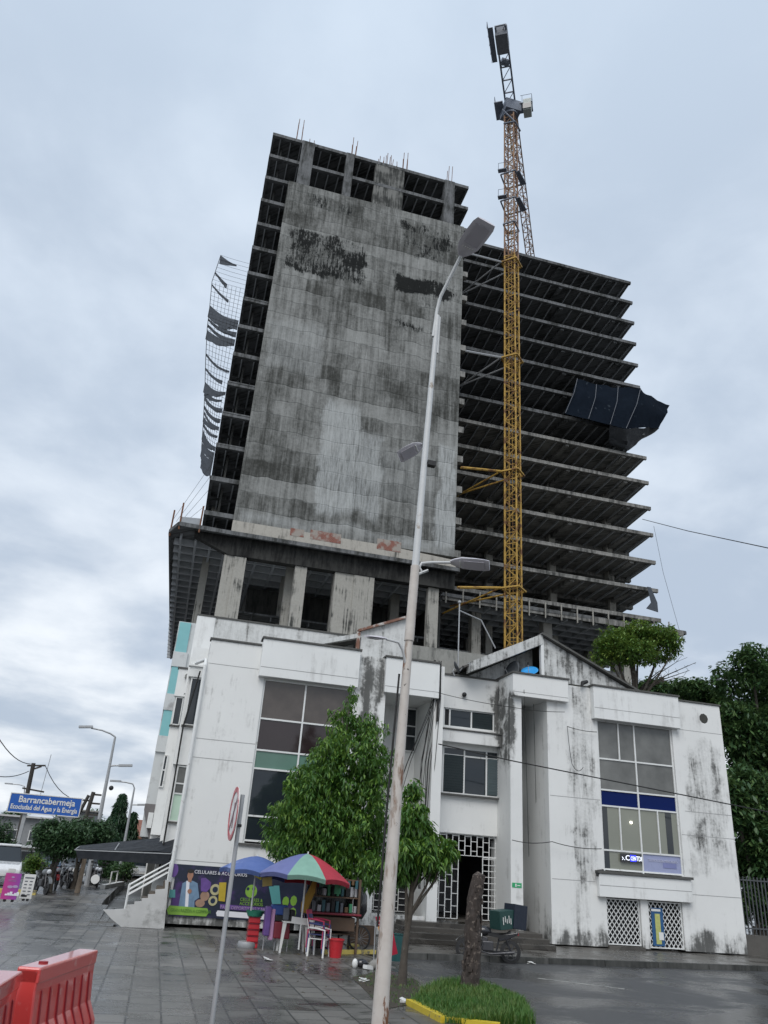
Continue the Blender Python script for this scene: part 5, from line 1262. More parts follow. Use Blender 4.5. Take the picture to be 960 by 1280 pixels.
# tree mass on the right
spec=[('tall dense dark tree at the right photo edge beside the white building','tall',[(940,830,34,32),(905,850,24,28),(965,870,50,50),(925,910,40,50),(950,960,45,50),(975,920,50,60)],34.,2100,1),
('dense dark tree low at the right edge behind the metal fence','low',[(935,1000,34,50),(950,1060,30,40),(915,1000,22,40),(925,1080,20,24),(965,1090,26,30)],31.5,1500,2),
('rounded dark tree showing above the right block parapet','mid',[(870,862,26,14),(890,880,28,22),(850,860,18,10),(905,905,18,30)],38.,800,3),
('low dark bushy tree behind the flat-topped roof tree','back',[(815,858,18,10),(835,862,20,12),(800,862,12,8),(855,868,20,12)],41.,500,4)]
for lab,_,L,y0,n,sd in spec:
    B=[]
    for (px,py,r,rz) in L:
        yy=y0+R_.uniform(-1,1); q=un(px,py,y=yy); s=y0*1.05/1000; B.append((q.x,yy,q.z,r*s,r*s,rz*s))
    cx=sum(b[0] for b in B)/len(B)
    tree('broadleaf_tree',lab,(cx,y0,0),(cx,y0,max(3,min(b[2] for b in B)+1)),.3,B,n,10,.32,.075,LEAF_D,'dark trees on the right edge',.35,20+sd,.35,.2)
B=[]
for (px,py,r,rz) in ((938,1120,14,24),(958,1130,16,30),(970,1110,16,30),(925,1140,10,20)):
    q=un(px,py,y=31.3); B.append((q.x,31.3,q.z,r*.031,r*.031,rz*.031))
tree('hedge_shrub','dark shrub filling the gap right behind the metal fence',(B[0][0],31.3,0),(B[0][0],31.3,1),.08,B,700,9,.22,.06,LEAF_D,None,.3,77,.2,.15,'shrub')
# stump with grass
gx,gy=6.35,16.9
q0=un(585,1243,z=.0)
st=thing('tree_stump','dead bare tree trunk with rough mottled bark standing in the grass patch','tree stump',(q0.x,q0.y,0))
top=un(597,1094,y=q0.y); m=MB(True); P=[];n=14
for i in range(15):
    u=i/14; c=Vector((q0.x,q0.y,0)).lerp(top,u)+Vector((.04*math.sin(u*7),0,0)); r=(.25 if i==0 else .19-.055*u); row=[]
    for k in range(n): a=2*PI*k/n; rr=r*(1+R_.uniform(-.13,.13)); row.append((c.x+rr*math.cos(a),c.y+rr*math.sin(a),c.z))
    P.append(row+[row[0]])
m.grid(P); m.add([P[-1][k] for k in range(n)]+[tuple(top+Vector((0,0,.08)))],[(k,(k+1)%n,n) for k in range(n)])
for k in range(60):
    u=R_.uniform(.03,.9); a=R_.uniform(PI,2*PI); c=Vector((q0.x,q0.y,0)).lerp(top,u); r=.19-.055*u
    m.obox(c+Vector((math.cos(a)*r,math.sin(a)*r,0)),(.05,.03,R_.uniform(.06,.16)),(0,jit(.3),a+PI/2))
m.smooth=False; m.build('trunk',STUMPB,st)
# island with yellow kerb
isl=[un(*p,z=0) for p in ((512,1256),(530,1242),(560,1234),(605,1232),(640,1240),(655,1256),(672,1290),(640,1400),(560,1400),(556,1279))]
struct('tree_island',MB().prism([(q.x,q.y) for q in isl],'z',-.12,.03),SOIL)
m=MB(); kk=[isl[0]+Vector((-.05,.05,0)),isl[0],un(535,1268,z=0),isl[-1],un(590,1283,z=0),un(625,1287,z=0)]
m=MB()
for a,b in zip(kk[1:-1],kk[2:]): m.beam((a.x,a.y,.03),(b.x,b.y,.03),.15,.12)
props(m.build('island_kerb',M('yellow_kerb_paint',(.55,.42,.03),.5,.2,5,.3,grime=(.2,.16,.08),gs=5,gt=(.6,.7))),'bright yellow painted kerb round the tip of the grass island','kerb')
rng=random.Random(4); V=[];Fc=[]
from mathutils.geometry import intersect_point_tri_2d
def inpoly(x,y,P):
    c=False;j=len(P)-1
    for i in range(len(P)):
        if (P[i].y>y)!=(P[j].y>y) and x<(P[j].x-P[i].x)*(y-P[i].y)/(P[j].y-P[i].y)+P[i].x: c=not c
        j=i
    return c
cx=sum(q.x for q in isl)/len(isl);
def blade(x,y,z,h):
    a=rng.uniform(0,2*PI); b=rng.uniform(.1,.55); w=.006; s=Vector((math.sin(a),-math.cos(a),0))*w; p=Vector((x,y,z)); d=Vector((math.cos(a)*b,math.sin(a)*b,1)).normalized()
    m1=p+d*h*.6; tp=p+d*h*.8+Vector((math.cos(a)*b*h*.6,math.sin(a)*b*h*.6,h*.12)); k=len(V)
    V.extend([p-s,p+s,m1+s*.8,m1-s*.8,tp]); Fc.extend([(k,k+1,k+2,k+3),(k+3,k+2,k+4)])
cnt=0
while cnt<19000:
    x=rng.uniform(4.6,7.4); y=rng.uniform(13.2,18.6)
    if inpoly(x,y,isl) and y>13.6: 
        e=math.exp(-((x-6.2)**2)/1.2); blade(x,y,.02,rng.uniform(.07,.27)*(.5+.55*e)); cnt+=1
me=bpy.data.meshes.new('grass'); me.from_pydata(V,[],Fc); me.materials.append(GRASS); o=bpy.data.objects.new('grass',me); COL.objects.link(o)
props(o,'bright green tufted grass filling the yellow-kerbed island round the dead trunk','grass',kind='stuff')
# weedy soil strip by the young tree
vs=[un(*p,z=.0) for p in ((440,1222),(470,1215),(520,1225),(528,1240),(512,1256),(480,1262))]
struct('soil_strip',MB().prism([(q.x,q.y) for q in vs],'z',-.05,.008),SOIL)
V=[];Fc=[]
for i in range(1500):
    x=rng.uniform(4.6,6.3); y=rng.uniform(15.2,20.2)
    if inpoly(x,y,vs): blade(x,y,.0,rng.uniform(.02,.07))
me=bpy.data.meshes.new('weeds'); me.from_pydata(V,[],Fc); me.materials.append(GRASS); o=bpy.data.objects.new('weeds',me); COL.objects.link(o)
props(o,'sparse low weeds on the soil at the foot of the young tree','weeds',kind='stuff')
V=[];Fc=[]
for i in range(260):
    x=rng.gauss(4.6,1.6); y=rng.gauss(20.5,2.6)
    if x>5.6 or y>23.5 or y<13: continue
    a=rng.uniform(0,6.28); s_=rng.uniform(.03,.07); k=len(V); u=Vector((math.cos(a),math.sin(a),0)); v=Vector((-u.y,u.x,0)); p=Vector((x,y,.006))
    V+=[p-u*s_,p+v*s_*.35+Vector((0,0,.012)),p+u*s_,p-v*s_*.35+Vector((0,0,.004))]; Fc.append((k,k+1,k+2,k+3))
me=bpy.data.meshes.new('fallen_leaves'); me.from_pydata(V,[],Fc); me.materials.append(foliage('dead_leaves',(.06,.045,.02),(.14,.10,.04),(.20,.18,.07),.05)); o=bpy.data.objects.new('fallen_leaves',me); COL.objects.link(o)
props(o,'scattered fallen leaves on the wet paving between the stall and the lamp pole','leaves',kind='stuff')
# ================================================================== MOTORCYCLE
TYRE=BLACK; CHR=M('dull_metal',(.07,.07,.075),.4,.3,6,.1,metal=.5)
def motorcycle(label,paint,loc,rz,group=None,box=True,simple=False):
    """local: front towards -x, length about 1.95"""
    t=thing('motorcycle',label,'motorcycle',loc,rz,group)
    for x in (-.66,.66):
        w=wheel(MB(True),(x,0,.30),.30,.085).build('tyre',TYRE,None); 
        wt=MB(); wt.lathe([(.2,-.03),(.225,-.03),(.225,.03),(.2,.03),(.2,-.03)],(x,0,.30),'y',24); wt.lathe([(0,-.06),(.05,-.06),(.05,.06),(0,.06)],(x,0,.30),'y',12)
        for k in range(6): a=k*PI/3; wt.beam((x,0,.30),(x+.21*math.cos(a),0,.30+.21*math.sin(a)),.03,.02,up=(0,1,0))
        wb=wt.build('wheel',CHR,t,world=False); w.parent=wb
    m=MB(True); m.tube([(-.66,-.09,.30),(-.42,-.08,.86)],.025,8); m.tube([(-.66,.09,.30),(-.42,.08,.86)],.025,8); m.tube([(-.42,-.1,.84),(-.42,.1,.84)],.03,8); m.build('fork',CHR,t,world=False)
    m=MB(True); m.tube([(-.36,-.34,.98),(-.40,-.12,.97),(-.40,.12,.97),(-.36,.34,.98)],.014,8); m.build('handlebar',BLACK,t,world=False)
    for s in (-1,1):
        m=MB(True); m.tube([(-.38,s*.2,.98),(-.40,s*.26,1.12)],.006,5); m.obox((-.41,s*.3,1.15),(.02,.13,.08)); m.build('mirror',BLACK,t,world=False)
    MB(True).ball((-.52,0,.84),.1,12,8,(.8,1,.95)).build('headlight',M('headlight_glass',(.5,.52,.55),.15) if 'headlight_glass' not in bpy.data.materials else bpy.data.materials['headlight_glass'],t,world=False)
    m=MB(True).ball((-.14,0,.80),.2,14,10,(1.25,.72,.68)); m.build('fuel_tank',paint,t,world=False)
    m=MB(True).solid([[(-.02+.68*i/6,(-.13+.26*j/4)*(1-.2*i/6),.80-.045*math.sin(PI*i/6)+ (.08 if i==6 else 0.02*i/6)-.02*abs(j-2)) for j in range(5)] for i in range(7)],(0,0,-.07)); m.build('seat',BLACK,t,world=False)
    m=MB().obox((-.02,0,.42),(.34,.24,.26)); m.obox((-.1,0,.58),(.18,.16,.16),(0,.3,0)); m.build('engine',CHR,t,world=False,bevel=.03)
    m=MB(True); m.tube([(-.15,-.12,.5),(-.25,-.14,.28),(.05,-.15,.22),(.75,-.17,.30)],[.02,.022,.03,.05],10); m.build('exhaust',CHR,t,world=False)
    m=MB(); m.beam((-.4,0,.8),(.5,0,.72),.05); m.beam((-.38,0,.75),(-.15,0,.3),.045); m.beam((-.15,0,.28),(.25,0,.28),.05); m.beam((.25,0,.28),(.66,0,.30),.05,.05); m.beam((.25,0,.3),(.35,0,.75),.045); m.beam((.5,.1,.7),(.66,.1,.32),.03); m.beam((.5,-.1,.7),(.66,-.1,.32),.03); m.build('frame',BLACKP,t,world=False)
    def fender(cx,a0,a1):
        P=[]
        for i in range(9):
            a=a0+(a1-a0)*i/8; P.append([(cx+.35*math.cos(a),y,.30+.35*math.sin(a)) for y in (-.07,0,.07)])
        MB(True).solid(P,(0,0,.008)).build('fender',paint,t,world=False)
    fender(-.66,rad(40),rad(160)); fender(.66,rad(10),rad(125))
    m=MB().prism([(.3,.72),(.85,.82),(.9,.78),(.6,.62),(.3,.55)],'y',-.11,.11); m.build('tail_cowl',paint,t,world=False,bevel=.02)
    MB().box(.86,.9,-.06,.06,.74,.80).build('tail_light',REDP,t,world=False)
    MB().box(-.34,-.2,-.15,-.13,.66,.74).build('side_badge',WHP,t,world=False)
    return t
mloc=((un(580,1200,z=-.1)+un(640,1205,z=-.1))/2); ang=math.atan2(un(640,1205,z=-.1).y-un(580,1200,z=-.1).y,1.32)
mo=motorcycle('black motorcycle parked at the kerb behind the dead trunk with a delivery box aboard',BLACKP,(mloc.x,mloc.y,-.1),ang*.8)
c=Vector((mloc.x+.52,mloc.y,1.08))
db=thing('delivery_box','dark green and navy delivery box with its lid open on the motorcycle rack','box',(c.x,c.y,.72))
DG=flat('delivery_green',(.012,.05,.045)); DN=flat('delivery_navy',(.01,.016,.03))
def rotbox(cc,size,rz,ry,name,mat): MB().obox(cc,size,(0,ry,rz)).build(name,mat,db,.01)
rotbox((c.x-.08,c.y,1.03),(.56,.5,.5),.3,-.1,'body',DG); rotbox((c.x+.40,c.y+.1,1.12),(.50,.5,.66),.3,.1,'lid',DN)
m=MB()
for i in range(5): m.obox((c.x-.16+i*.07,c.y-.27+i*.022-.03,1.0+.05*(i%2)),(.025,.01,.2-.04*(i%3)),(0,-.1,.35))
m.build('pale_lettering',WHP,db)
# ================================================================== LEFT STREET
GM='motorcycles parked in a row on the left street'
red=flat('red_moto_paint',(.35,.02,.02),.3); gry=flat('grey_moto_paint',(.15,.16,.17),.3)
row=[((50,1117),'grey-white scooter-like motorcycle nearest the white notice panel',gry,2.0),((66,1112),'red-fronted motorcycle second in the parked row, beside the street tree trunk',red,1.8),((80,1110),'black motorcycle third in the parked row between two tree trunks',BLACKP,1.9),((92,1109),'dark motorcycle fourth in the parked row near the leaning post',BLACKP,1.7),((114,1107),'dark motorcycle right of the leaning post under the awning',BLACKP,1.9),((121,1109),'black motorcycle with a round white panel, last of the parked row',gry,1.6)]
for (p,lab,mt,rz) in row:
    q=un(*p,z=.3); motorcycle(lab,mt,(q.x,q.y,.3),rz,GM)
q=un(119,1099,y=36.); t=MB(True).lathe([(0,-.02),(.17,-.02),(.17,.02),(0,.02)],q,'y',18); props(t.build('disc_sign',WHP),'round white panel leaning at the last motorcycle under the awning','sign')
def car(label,paint,loc,rz,h=1.5,L=4.2,Wd=1.75,suv=False,group=None):
    t=thing('parked_car',label,'car',loc,rz,group); b=Wd/2
    low=[(-L/2,.35),(-L/2,.62),(-L/2+.25,.8),(-L*.24,.9),(L*.28,.92),(L/2-.1,.88),(L/2,.6),(L/2,.35)]
    if suv: low=[(x,z*1.12) for x,z in low]
    zb=low[3][1]
    m=MB().prism(low,'y',-b,b); m.build('body',paint,t,world=False,bevel=.08)
    k=.82
    def cab(x0,x1,x2,x3,z0,z1,name,mat,ins=0):
        V=[(x0,-b+.03-ins,z0),(x3,-b+.03-ins,z0),(x3,b-.03+ins,z0),(x0,b-.03+ins,z0),(x1,-b*k+.03-ins,z1),(x2,-b*k+.03-ins,z1),(x2,b*k-.03+ins,z1),(x1,b*k-.03+ins,z1)]
        MB().add(V,[(0,3,2,1),(4,5,6,7),(0,1,5,4),(1,2,6,5),(2,3,7,6),(3,0,4,7)]).build(name,mat,t,world=False,bevel=.04)
    cab(-L*.24,-L*.10,L*(.40 if suv else .26),L*(.47 if suv else .38),zb-.02,h-.06,'windows',G_DARK)
    MB().box(-L*.12,L*(.41 if suv else .27),-b*k,b*k,h-.1,h).build('roof',paint,t,world=False,bevel=.04)
    for x in (-L*.32,L*.31):
        for s in (-1,1):
            w=MB(True).lathe([(0,-.1),(.22,-.1),(.32,-.1),(.33,0),(.32,.1),(.22,.1),(0,.1)],(x,s*(b-.08),.33),'y',18).build('wheel',TYRE,t,world=False)
            r_=MB(True).lathe([(0,-.11),(.19,-.11),(.19,.11),(0,.11)],(x,s*(b-.07),.33),'y',12).build('rim',CHR,w,world=False)
    for s in (-1,1):
        MB().box(-L/2-.01,-L/2+.12,s*(b-.4)-.15,s*(b-.4)+.15,.6,.74).build('headlight',WHP,t,world=False); MB().box(L/2-.1,L/2+.01,s*(b-.25)-.1,s*(b-.25)+.1,.62,.8).build('tail_light',REDP,t,world=False)
    MB().box(-L/2-.02,-L/2,-.25,.25,.42,.52).build('number_plate',WHP,t,world=False)
    return t
q=un(8,1108,z=.3); car('white suv cut by the left photo edge behind the magenta panel',flat('white_car_paint',(.7,.71,.72),.25,0,.5),(q.x-.8,q.y+2,.3),rad(100),1.75,4.4,1.8,True)
q=un(84,1108,z=.3); car('dark pickup-like car with pale roof behind the parked motorcycles',flat('grey_car_paint',(.12,.13,.14),.25,0,.5),(q.x,q.y+6,.3),rad(95),1.8,4.5,1.8,True)
q=un(176,1100,z=.3); car('silver white car farther up the street, seen under the awning',flat('silver_car_paint',(.5,.52,.54),.25,0,.5),(q.x,q.y,.3),rad(92),1.5)
q=un(172,1096,z=.3); car('small green car beyond the silver one under the awning',flat('green_car_paint',(.15,.5,.08),.25,0,.5),(q.x,q.y+8,.3),rad(92),2.2,4.6,2.0,True)
q=un(22,1100,z=.3); car('dark blue car in the street beyond the white suv',flat('blue_car_paint',(.05,.08,.13),.25,0,.5),(q.x,q.y+12,.3),rad(95),1.5)
# promo panels
def panel(label,p0,p1,hh,mat,extra):
    a=un(*p0,z=.3);b=un(*p1,z=.3); b.y=a.y; hh=un(10,1091,y=a.y).z-.38; t=thing('notice_panel',label,'notice panel',(a+b)/2)
    y=a.y; MB().box(a.x,b.x,y,y+.03,.38,.38+hh).build('board',mat,t); MB().box(a.x+.1,a.x+.16,y+.03,y+.3,.3,.9).build('foot',BLACK,t); MB().box(b.x-.16,b.x-.1,y+.03,y+.3,.3,.9).build('foot',BLACK,t)
    n0=len(bpy.data.objects); extra(a.x,b.x,y,t); k=hh/1.62
    for o in t.children:
        if o.name.startswith('print'):
            for v in o.data.vertices: v.co.z=(v.co.z+.3-.38)*k+.38-.3
MAG=NT('magenta_purple_print'); X_=MAG.xyz(MAG.obj()); MAG.base(MAG.mix(MAG.ramp(X_[0],-.3,.5),(.45,.04,.22),(.20,.05,.35))); MAG.rough(.4)
def ex1(x0,x1,y,t):
    w=x1-x0
    for (u,z,r) in ((.45,1.15,.09),(.78,1.18,.09),(.5,1.75,.05)): MB().prism([(x0+w*u+r*math.cos(k*PI/6),z+r*math.sin(k*PI/6)) for k in range(12)],'y',y-.01,y-.004).build('print',PINKP,t)
    for i in range(6): MB().box(x0+.12+i*w/7,x0+.2+i*w/7,y-.01,y-.004,.62,.72+.07*(i%3)).build('print',PWH,t)
    for z in (1.5,1.56): MB().box(x0+w*.25,x0+w*.75,y-.01,y-.004,z,z+.015).build('print',PINKP,t)
def ex2(x0,x1,y,t):
    w=x1-x0
    MB().box(x0+w*.12,x0+w*.9,y-.01,y-.004,1.72,1.80).build('print',gm[0],t)
    for r in range(5):
        for c_ in range(2): MB().box(x0+w*(.15+.42*c_),x0+w*(.4+.42*c_),y-.01,y-.004,1.5-.22*r,1.56-.22*r).build('print',gm[0],t)
    MB().box(x0+w*.1,x0+w*.6,y-.01,y-.004,.5,.62).build('print',gm[2],t)
panel('magenta and purple promotional panel at the left photo edge',(-1,1127),(22,1127),1.62,MAG.m,ex1)
panel('white notice panel with small grey print right of the magenta one',(23,1126),(40,1126),1.6,WHP,ex2)
# blue city sign
sy=64.; A_=un(14,989,y=sy);Bq=un(103,999,y=sy);Cq=un(99,1022,y=sy);Dq=un(8,1015,y=sy)
bs=thing('city_sign','large blue city welcome sign with white lettering above the left street','road sign',((A_.x+Bq.x)/2,sy,.3))
x0=(A_.x+Dq.x)/2;x1=(Bq.x+Cq.x)/2;z0=(Cq.z+Dq.z)/2;z1=(A_.z+Bq.z)/2
BL=flat('sign_blue',(.012,.10,.42),.35); MB().box(x0,x1,sy,sy+.15,z0,z1).build('panel',BL,bs)
m=MB(); f_=.06
for a in ((x0,x1,z0,z0+f_),(x0,x1,z1-f_,z1)): m.box(a[0],a[1],sy-.02,sy-.001,a[2],a[3])
m.box(x0,x0+f_,sy-.02,sy-.001,z0+f_,z1-f_); m.box(x1-f_,x1,sy-.02,sy-.001,z0+f_,z1-f_); m.build('border',WHP,bs)
w=x1-x0;hh=z1-z0
text('Barrancabermeja',hh*.46,WHP,'lettering',bs,(x0+w*.13,sy-.02,z0+hh*.55),width=w*.78,bold=.012); text('Ecociudad del Agua y la Energía',hh*.34,WHP,'lettering',bs,(x0+w*.04,sy-.02,z0+hh*.2),width=w*.92,bold=.01)
for x in (x0+w*.25,x0+w*.75): MB().box(x-.12,x+.12,sy+.16,sy+.4,.3,z1).build('post',STEEL,bs)
# utility poles
WP=M('dark_timber_pole',(.05,.045,.04),.8)
def upole(label,pb,pt,y,r,arms):
    a=un(*pb,y=y);b=un(*pt,y=y); t=thing('utility_pole',label,'utility pole',(a.x,y,.3),0)
    MB(True).tube([(a.x,y,.3),b],[r*1.2,r],8).build('pole',WP,t)
    m=MB()
    for (p,q) in arms: m.beam(un(*p,y=y),un(*q,y=y),.12)
    m.build('crossarm',WP,t)
upole('dark utility pole with crossarm behind the blue city sign',(10,1105),(42,954),70,.16,[((34,957),(57,957)),((40,962),(52,958)),((28,985),(55,990))])
upole('left dark pole of the twin-pole frame right of the blue sign',(60,1090),(111,994),66,.12,[((104,1000),(112,1001))])
upole('taller dark pole of the twin-pole frame with crossarms, right of the blue sign',(85,1090),(117,990),62,.14,[((116,993),(127,994)),((113,1004),(125,1005)),((108,1018),(123,1019)),((104,1022),(118,1022))])
# street lamps of the left street
def slamp(label,pb,pt,y,arms,r=.09):
    a=un(*pb,y=y);b=un(*pt,y=y); t=thing('street_lamp',label,'street lamp',(a.x,y,.3),0,'street lamps along the left street')
    MB(True).tube([(a.x,y,.3),b],[r*1.5,r*.6],8).build('pole',STEEL,t)
    for L in arms:
        P=[un(*p,y=y) for p in L]; MB(True).tube(P,[.05]*len(P),6).build('arm',STEEL,t)
        e=P[-1]; d=(P[-1]-P[-2]).normalized(); MB().obox(e+d*.3,(.75,.3,.12),(0,-math.atan2(d.z,abs(d.x)),0)).build('lamp_head',STEEL,t)
slamp('tall street lamp with two arms left of the white building',(118,1060),(144,921),48,[[(144,921),(138,917),(128,913),(114,910)],[(136,958),(142,957),(150,957)]],.10)
slamp('farther street lamp in front of the two cypresses',(155,1060),(168,985),60,[[(168,985),(166,980),(158,978),(150,977)],[(165,1006),(170,1006),(173,1006)]],.09)
slamp('far street lamp with a long arm behind the blue sign',(20,1090),(31,983),90,[[(31,983),(25,981),(15,980)]],.08)
q=un(139,985,y=47.8); props(MB(True).ball(q,.13).build('hanging_camera',BLACK),'small round camera hanging from the tall left street lamp','camera')
# street trees
def ltree(name,label,pb,blobs,y,n,mat,seed,per=9,ll=.17,lw=.045,r0=.16,top=None,cat='tree'):
    B=[]
    for (px,py,r,rz) in blobs:
        yy=y+R_.uniform(-.7,.7); q=un(px,py,y=yy); s=y*1.02/1000; B.append((q.x,yy,q.z,r*s,r*s,rz*s))
    b=un(*pb,y=y); b.z=.3; tp=un(*(top or (blobs[0][0],blobs[0][1]+10)),y=y)
    tree(name,label,b,tp,r0,B,n,per,ll,lw,mat,None,.3,seed,.3,.15,cat)
ltree('street_tree','round-crowned dark green street tree under the right end of the blue sign',(58,1122),[(72,1044,24,16),(60,1045,16,18),(90,1044,18,14),(78,1057,22,12)],39,1300,LEAF_S,31,top=(66,1080))
ltree('street_tree','wider street tree just left of the awning, in front of the lamp',(90,1118),[(105,1040,22,14),(125,1040,18,12),(100,1056,20,12)],43,1100,LEAF_S,32,top=(97,1080))
ltree('street_tree','small green tree at the left photo edge under the blue sign',(3,1085),[(3,1040,12,14),(5,1055,14,10)],55,260,LEAF_S,33)
ltree('garden_shrub','dense dark shrub under the awning right of the leaning post',(135,1105),[(134,1083,14,12),(128,1075,12,12)],62,600,LEAF_S,34,cat='shrub',r0=.08)
ltree('garden_shrub','leafy yellowish shrub below the blue sign',(40,1105),[(42,1078,10,10),(36,1082,9,8),(50,1082,9,8)],58,320,LEAF_Y,35,cat='shrub',r0=.06)
ltree('garden_shrub','dark shrub at the street end seen under the awning beside the silver car',(160,1100),[(152,1090,12,12),(160,1082,10,8)],58,260,LEAF_D,39,cat='shrub',r0=.06)
def cypress(label,pb,pt,w,y,n,seed,leanx=0):
    a=un(*pb,y=y);a.z=.3;b=un(*pt,y=y); rng=random.Random(seed); t=thing('cypress',label,'tree',a,0,'cypresses left of the white building')
    MB(True).tube([a,b],[.18,.04],8).build('trunk',BARK,t); C=[]
    wr=w*y/1000
    for i in range(n):
        u=rng.random()**.8; r=wr*(1-u)**.75*(.8+.25*math.sin(u*23)+.2*rng.random()); an=rng.uniform(0,2*PI); c=a.lerp(b,.12+.88*u); C.append((c.x+math.cos(an)*r,c.y+math.sin(an)*r,c.z))
    leafmesh('crown',LEAF_C,t,C,rng,9,.35,.06,1.2,.15)
cypress('taller cypress with a leaning pointed crown left of the building',(138,1062),(154,993),17,72,800,41); cypress('shorter cypress with double tip just left of the overhang',(162,1055),(168,1016),10,76,450,42)
# dark tree belt at the street end
rng=random.Random(9); C=[]
t=thing('hedge_belt','far dark belt of trees closing the end of the left street','trees',(-12,135,0)); t['kind']='stuff'
for i in range(2600):
    x=rng.uniform(-34,5); hh_=5.0+1.5*math.sin(x*.5)+.8*math.sin(x*1.7); C.append((x,135+rng.uniform(-2,2),.3+hh_*rng.random()))
leafmesh('crown',LEAF_D,t,C,rng,7,.7,.2,.3,.4)
# houses
def house(name,label,x0,x1,y0,y1,h,wm,rm,pitched=False,wins=((.2,.5),(.6,.5))):
    t=thing(name,label,'house',((x0+x1)/2,y0,.3)); MB().box(x0,x1,y0,y1,.2,h).build('wall',wm,t)
    if pitched: MB().prism([(y0-.5,h-.05),(y0-.5,h+.05),((y0+y1)/2,h+1.7),(y1+.5,h+.05),(y1+.5,h-.05),((y0+y1)/2,h+1.5)],'x',x0-.4,x1+.4).build('roof',rm,t)
    else: MB().box(x0-.4,x1+.4,y0-.6,y1+.3,h,h+.18).build('roof',rm,t)
    for (u,v) in wins:
        x=x0+(x1-x0)*u; z=h*v; f=MB().box(x-.6,x+.6,y0-.05,y0-.002,z-.5,z+.6).build('window',WHITEM,t); MB().box(x-.5,x+.5,y0-.07,y0-.052,z-.4,z+.5).build('pane',G_DARK,f)
TER=M('terracotta_roof',(.30,.13,.09),.8,.3,3); CRM=M('cream_house_wall',(.42,.40,.36),.8); GRW=M('grey_house_wall',(.25,.26,.27),.8)
q0=un(150,1054,y=80);q1=un(196,1040,y=80)
house('house','low house with a terracotta roof showing above the black awning',q0.x,q1.x+3,80,90,3.2,CRM,TER,True)
a=un(-20,1062,y=100);b=un(58,1040,y=100); house('house','grey flat-roofed building behind the blue sign at the left edge',a.x-6,b.x,100,112,un(30,1022,y=100).z,GRW,M('pale_roof_slab',(.5,.5,.5),.7),False,((.3,.6),(.5,.6),(.7,.6),(.9,.6),(.4,.25),(.7,.25)))
a=un(18,1080,y=88);b=un(60,1080,y=88); house('house','lower cream shop with a pale roof below the blue sign',a.x,b.x,88,96,un(40,1060,y=88).z,CRM,M('pale_sheet_roof',(.55,.57,.58),.6),False,((.25,.5),(.6,.5)))
house('building','mid grey block behind the left street trees',un(60,1060,y=120).x,un(110,1060,y=120).x,120,130,6.5,GRW,ROOFC,False,((.2,.7),(.5,.7),(.8,.7)))
# wires on the left
def swire(a,b,label,y0,y1,s=.4): cable([un(*a,y=y0),un(*b,y=y1)],label,.03,s)
swire((-5,917),(38,955),'upper overhead wire entering at the left edge to the utility pole',50,70)
swire((-5,970),(36,964),'level overhead wire left of the utility pole crossarm',60,70,.2)
swire((57,958),(110,1000),'overhead wire sagging from the utility pole over the blue sign to the twin poles',70,64,.8)
q=thing('whip_antenna','thin leaning whip antenna above the blue sign','antenna',(un(48,1010,y=80).x,80,.3)); MB().tube([un(46,1010,y=80),un(64,943,y=80)],.03,5).build('rod',STEEL,q)
# low white kerb-planter under the awning
m=MB(); a=un(128,1111,z=.3);b=un(152,1106,z=.3); m.beam((a.x,a.y,.38),(b.x,b.y,.38),.25,.2); props(m.build('planter_edge',WHP),'low white planter edge at the end of the wet pavement under the awning','kerb')
props(MB().tube([un(136,1110,z=.3),un(136,1110,z=.3)+Vector((0,0,.75)),un(144,1108,z=.3)+Vector((0,0,.75)),un(144,1108,z=.3)],.04,6).build('hoop_rail',WHP),'white hoop rail on the planter edge under the awning','rail')
# ================================================================== SKY, LIGHT, CAMERA
w=bpy.data.worlds.new('World'); scene.world=w; w.use_nodes=True; nt=w.node_tree; nt.nodes.clear()
N=lambda ty,**k:(lambda d:[setattr(d,a,b) for a,b in k.items()] and d or d)(nt.nodes.new(ty))
out=N('ShaderNodeOutputWorld'); bg=N('ShaderNodeBackground'); nt.links.new(bg.outputs[0],out.inputs[0])
tc=N('ShaderNodeTexCoord'); sep=N('ShaderNodeSeparateXYZ'); nt.links.new(tc.outputs['Generated'],sep.inputs[0])
def wm(op,a,b,clamp=False):
    d=N('ShaderNodeMath',operation=op,use_clamp=clamp)
    for i,v in enumerate((a,b)):
        if isinstance(v,(int,float)): d.inputs[i].default_value=v
        else: nt.links.new(v,d.inputs[i])
    return d.outputs[0]
SUN_EL,SUN_ROT=rad(48),rad(205)
sky=N('ShaderNodeTexSky',sky_type='NISHITA',sun_disc=False,sun_elevation=SUN_EL,sun_rotation=SUN_ROT); sky.dust_density=3
zc=wm('ADD',wm('MAXIMUM',sep.outputs[2],0.),.22)
cb_=N('ShaderNodeCombineXYZ'); nt.links.new(wm('DIVIDE',sep.outputs[0],zc),cb_.inputs[0]); nt.links.new(wm('DIVIDE',sep.outputs[1],zc),cb_.inputs[1])
n1=N('ShaderNodeTexNoise'); nt.links.new(cb_.outputs[0],n1.inputs[0]); n1.inputs['Scale'].default_value=.85; n1.inputs['Detail'].default_value=7; n1.inputs['Roughness'].default_value=.5; n1.inputs['Distortion'].default_value=.35
n2=N('ShaderNodeTexNoise'); nt.links.new(cb_.outputs[0],n2.inputs[0]); n2.inputs['Scale'].default_value=2.6; n2.inputs['Detail'].default_value=8; n2.inputs['Roughness'].default_value=.55; n2.inputs['Distortion'].default_value=.2
def mr(v,a,b,lo,hi):
    d=N('ShaderNodeMapRange',interpolation_type='SMOOTHSTEP'); nt.links.new(v,d.inputs[0]); 
    for i,q in enumerate((a,b,lo,hi)): d.inputs[i+1].default_value=q
    return d.outputs[0]
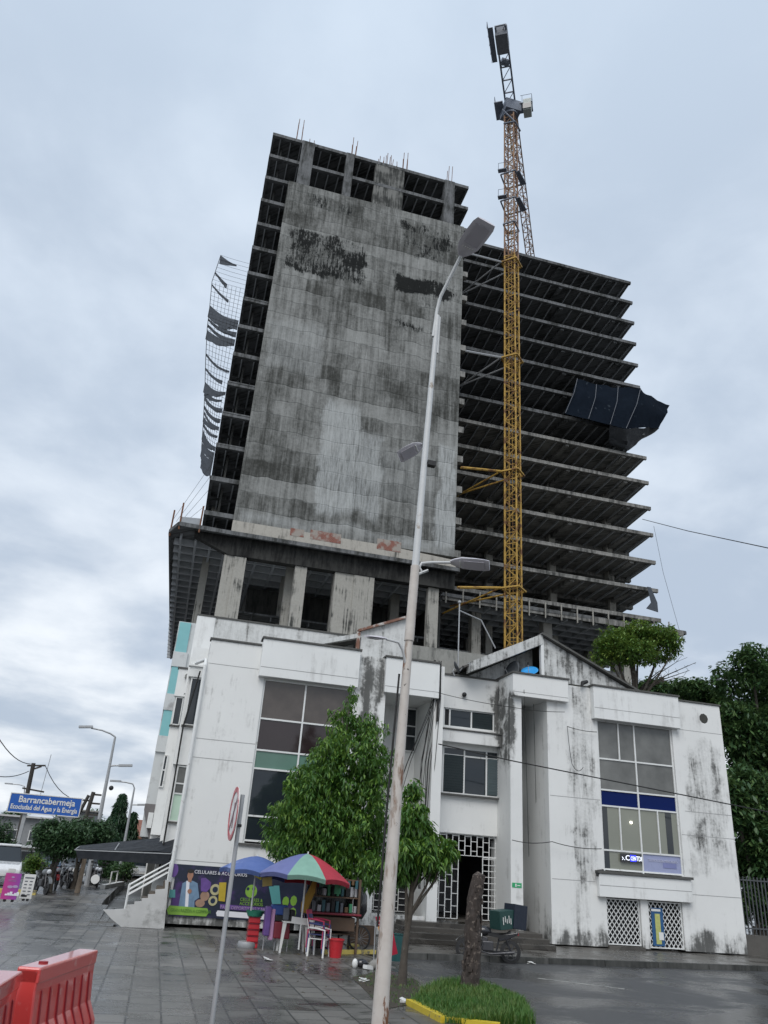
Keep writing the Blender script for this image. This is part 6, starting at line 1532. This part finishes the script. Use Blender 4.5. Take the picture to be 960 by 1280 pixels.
def mx(f,a,b):
    d=N('ShaderNodeMix',data_type='RGBA',clamp_factor=True)
    for s_,v in ((d.inputs[0],f),(d.inputs[6],a),(d.inputs[7],b)):
        if isinstance(v,(int,float)): s_.default_value=v
        elif isinstance(v,tuple): s_.default_value=v+(1,)
        else: nt.links.new(v,s_)
    return d.outputs[2]
nn=wm('ADD',wm('MULTIPLY',n1.outputs[0],.62),wm('MULTIPLY',n2.outputs[0],.38))
low=mr(sep.outputs[2],.05,.60,1.,0.)   # stronger relief near the horizon
cl=mx(mr(nn,.40,.60,0.,1.),(.45,.53,.64),(.65,.73,.83))
clo=mx(mr(nn,.40,.62,0.,1.),(.42,.49,.59),(.88,.91,.94))
c2=mx(low,cl,clo)
c2=mx(mr(sep.outputs[2],.60,.95,0.,.6),c2,(.59,.70,.83))
skyc=N('ShaderNodeMix',data_type='RGBA',blend_type='MULTIPLY'); skyc.inputs[0].default_value=1; nt.links.new(sky.outputs[0],skyc.inputs[6]); skyc.inputs[7].default_value=(.10,.10,.10,1)
fin=mx(.92,skyc.outputs[2],c2)
nt.links.new(fin,bg.inputs[0]); bg.inputs[1].default_value=1.0
L=bpy.data.lights.new('sun','SUN'); L.energy=1.5; L.angle=rad(40); L.color=(1,.97,.93); lo=bpy.data.objects.new('sun',L); COL.objects.link(lo)
# sun stands behind the camera: direction towards the sun
sd=Vector((math.sin(SUN_ROT)*math.cos(SUN_EL),math.cos(SUN_ROT)*math.cos(SUN_EL),math.sin(SUN_EL)))
lo.rotation_euler=sd.to_track_quat('Z','Y').to_euler()
cam=bpy.data.cameras.new('camera'); co=bpy.data.objects.new('camera',cam); COL.objects.link(co); scene.camera=co
Rm=Matrix(((Xc[0],Yc[0],Zc[0]),(Xc[1],Yc[1],Zc[1]),(Xc[2],Yc[2],Zc[2])))   # columns: world axes in camera frame
co.matrix_world=Matrix.Translation((0,0,H))@(Matrix((Xc,Yc,Zc)).to_4x4())
cam.sensor_fit='VERTICAL'; cam.sensor_height=36; cam.lens=F/1280*36; cam.clip_end=3000; cam.clip_start=.05
scene.render.resolution_x=768; scene.render.resolution_y=1024
vs_=scene.view_settings; vs_.view_transform='Standard'; vs_.look='None'; vs_.gamma=1; vs_.use_curve_mapping=False; vs_.exposure=0.27
scene.render.engine='CYCLES'
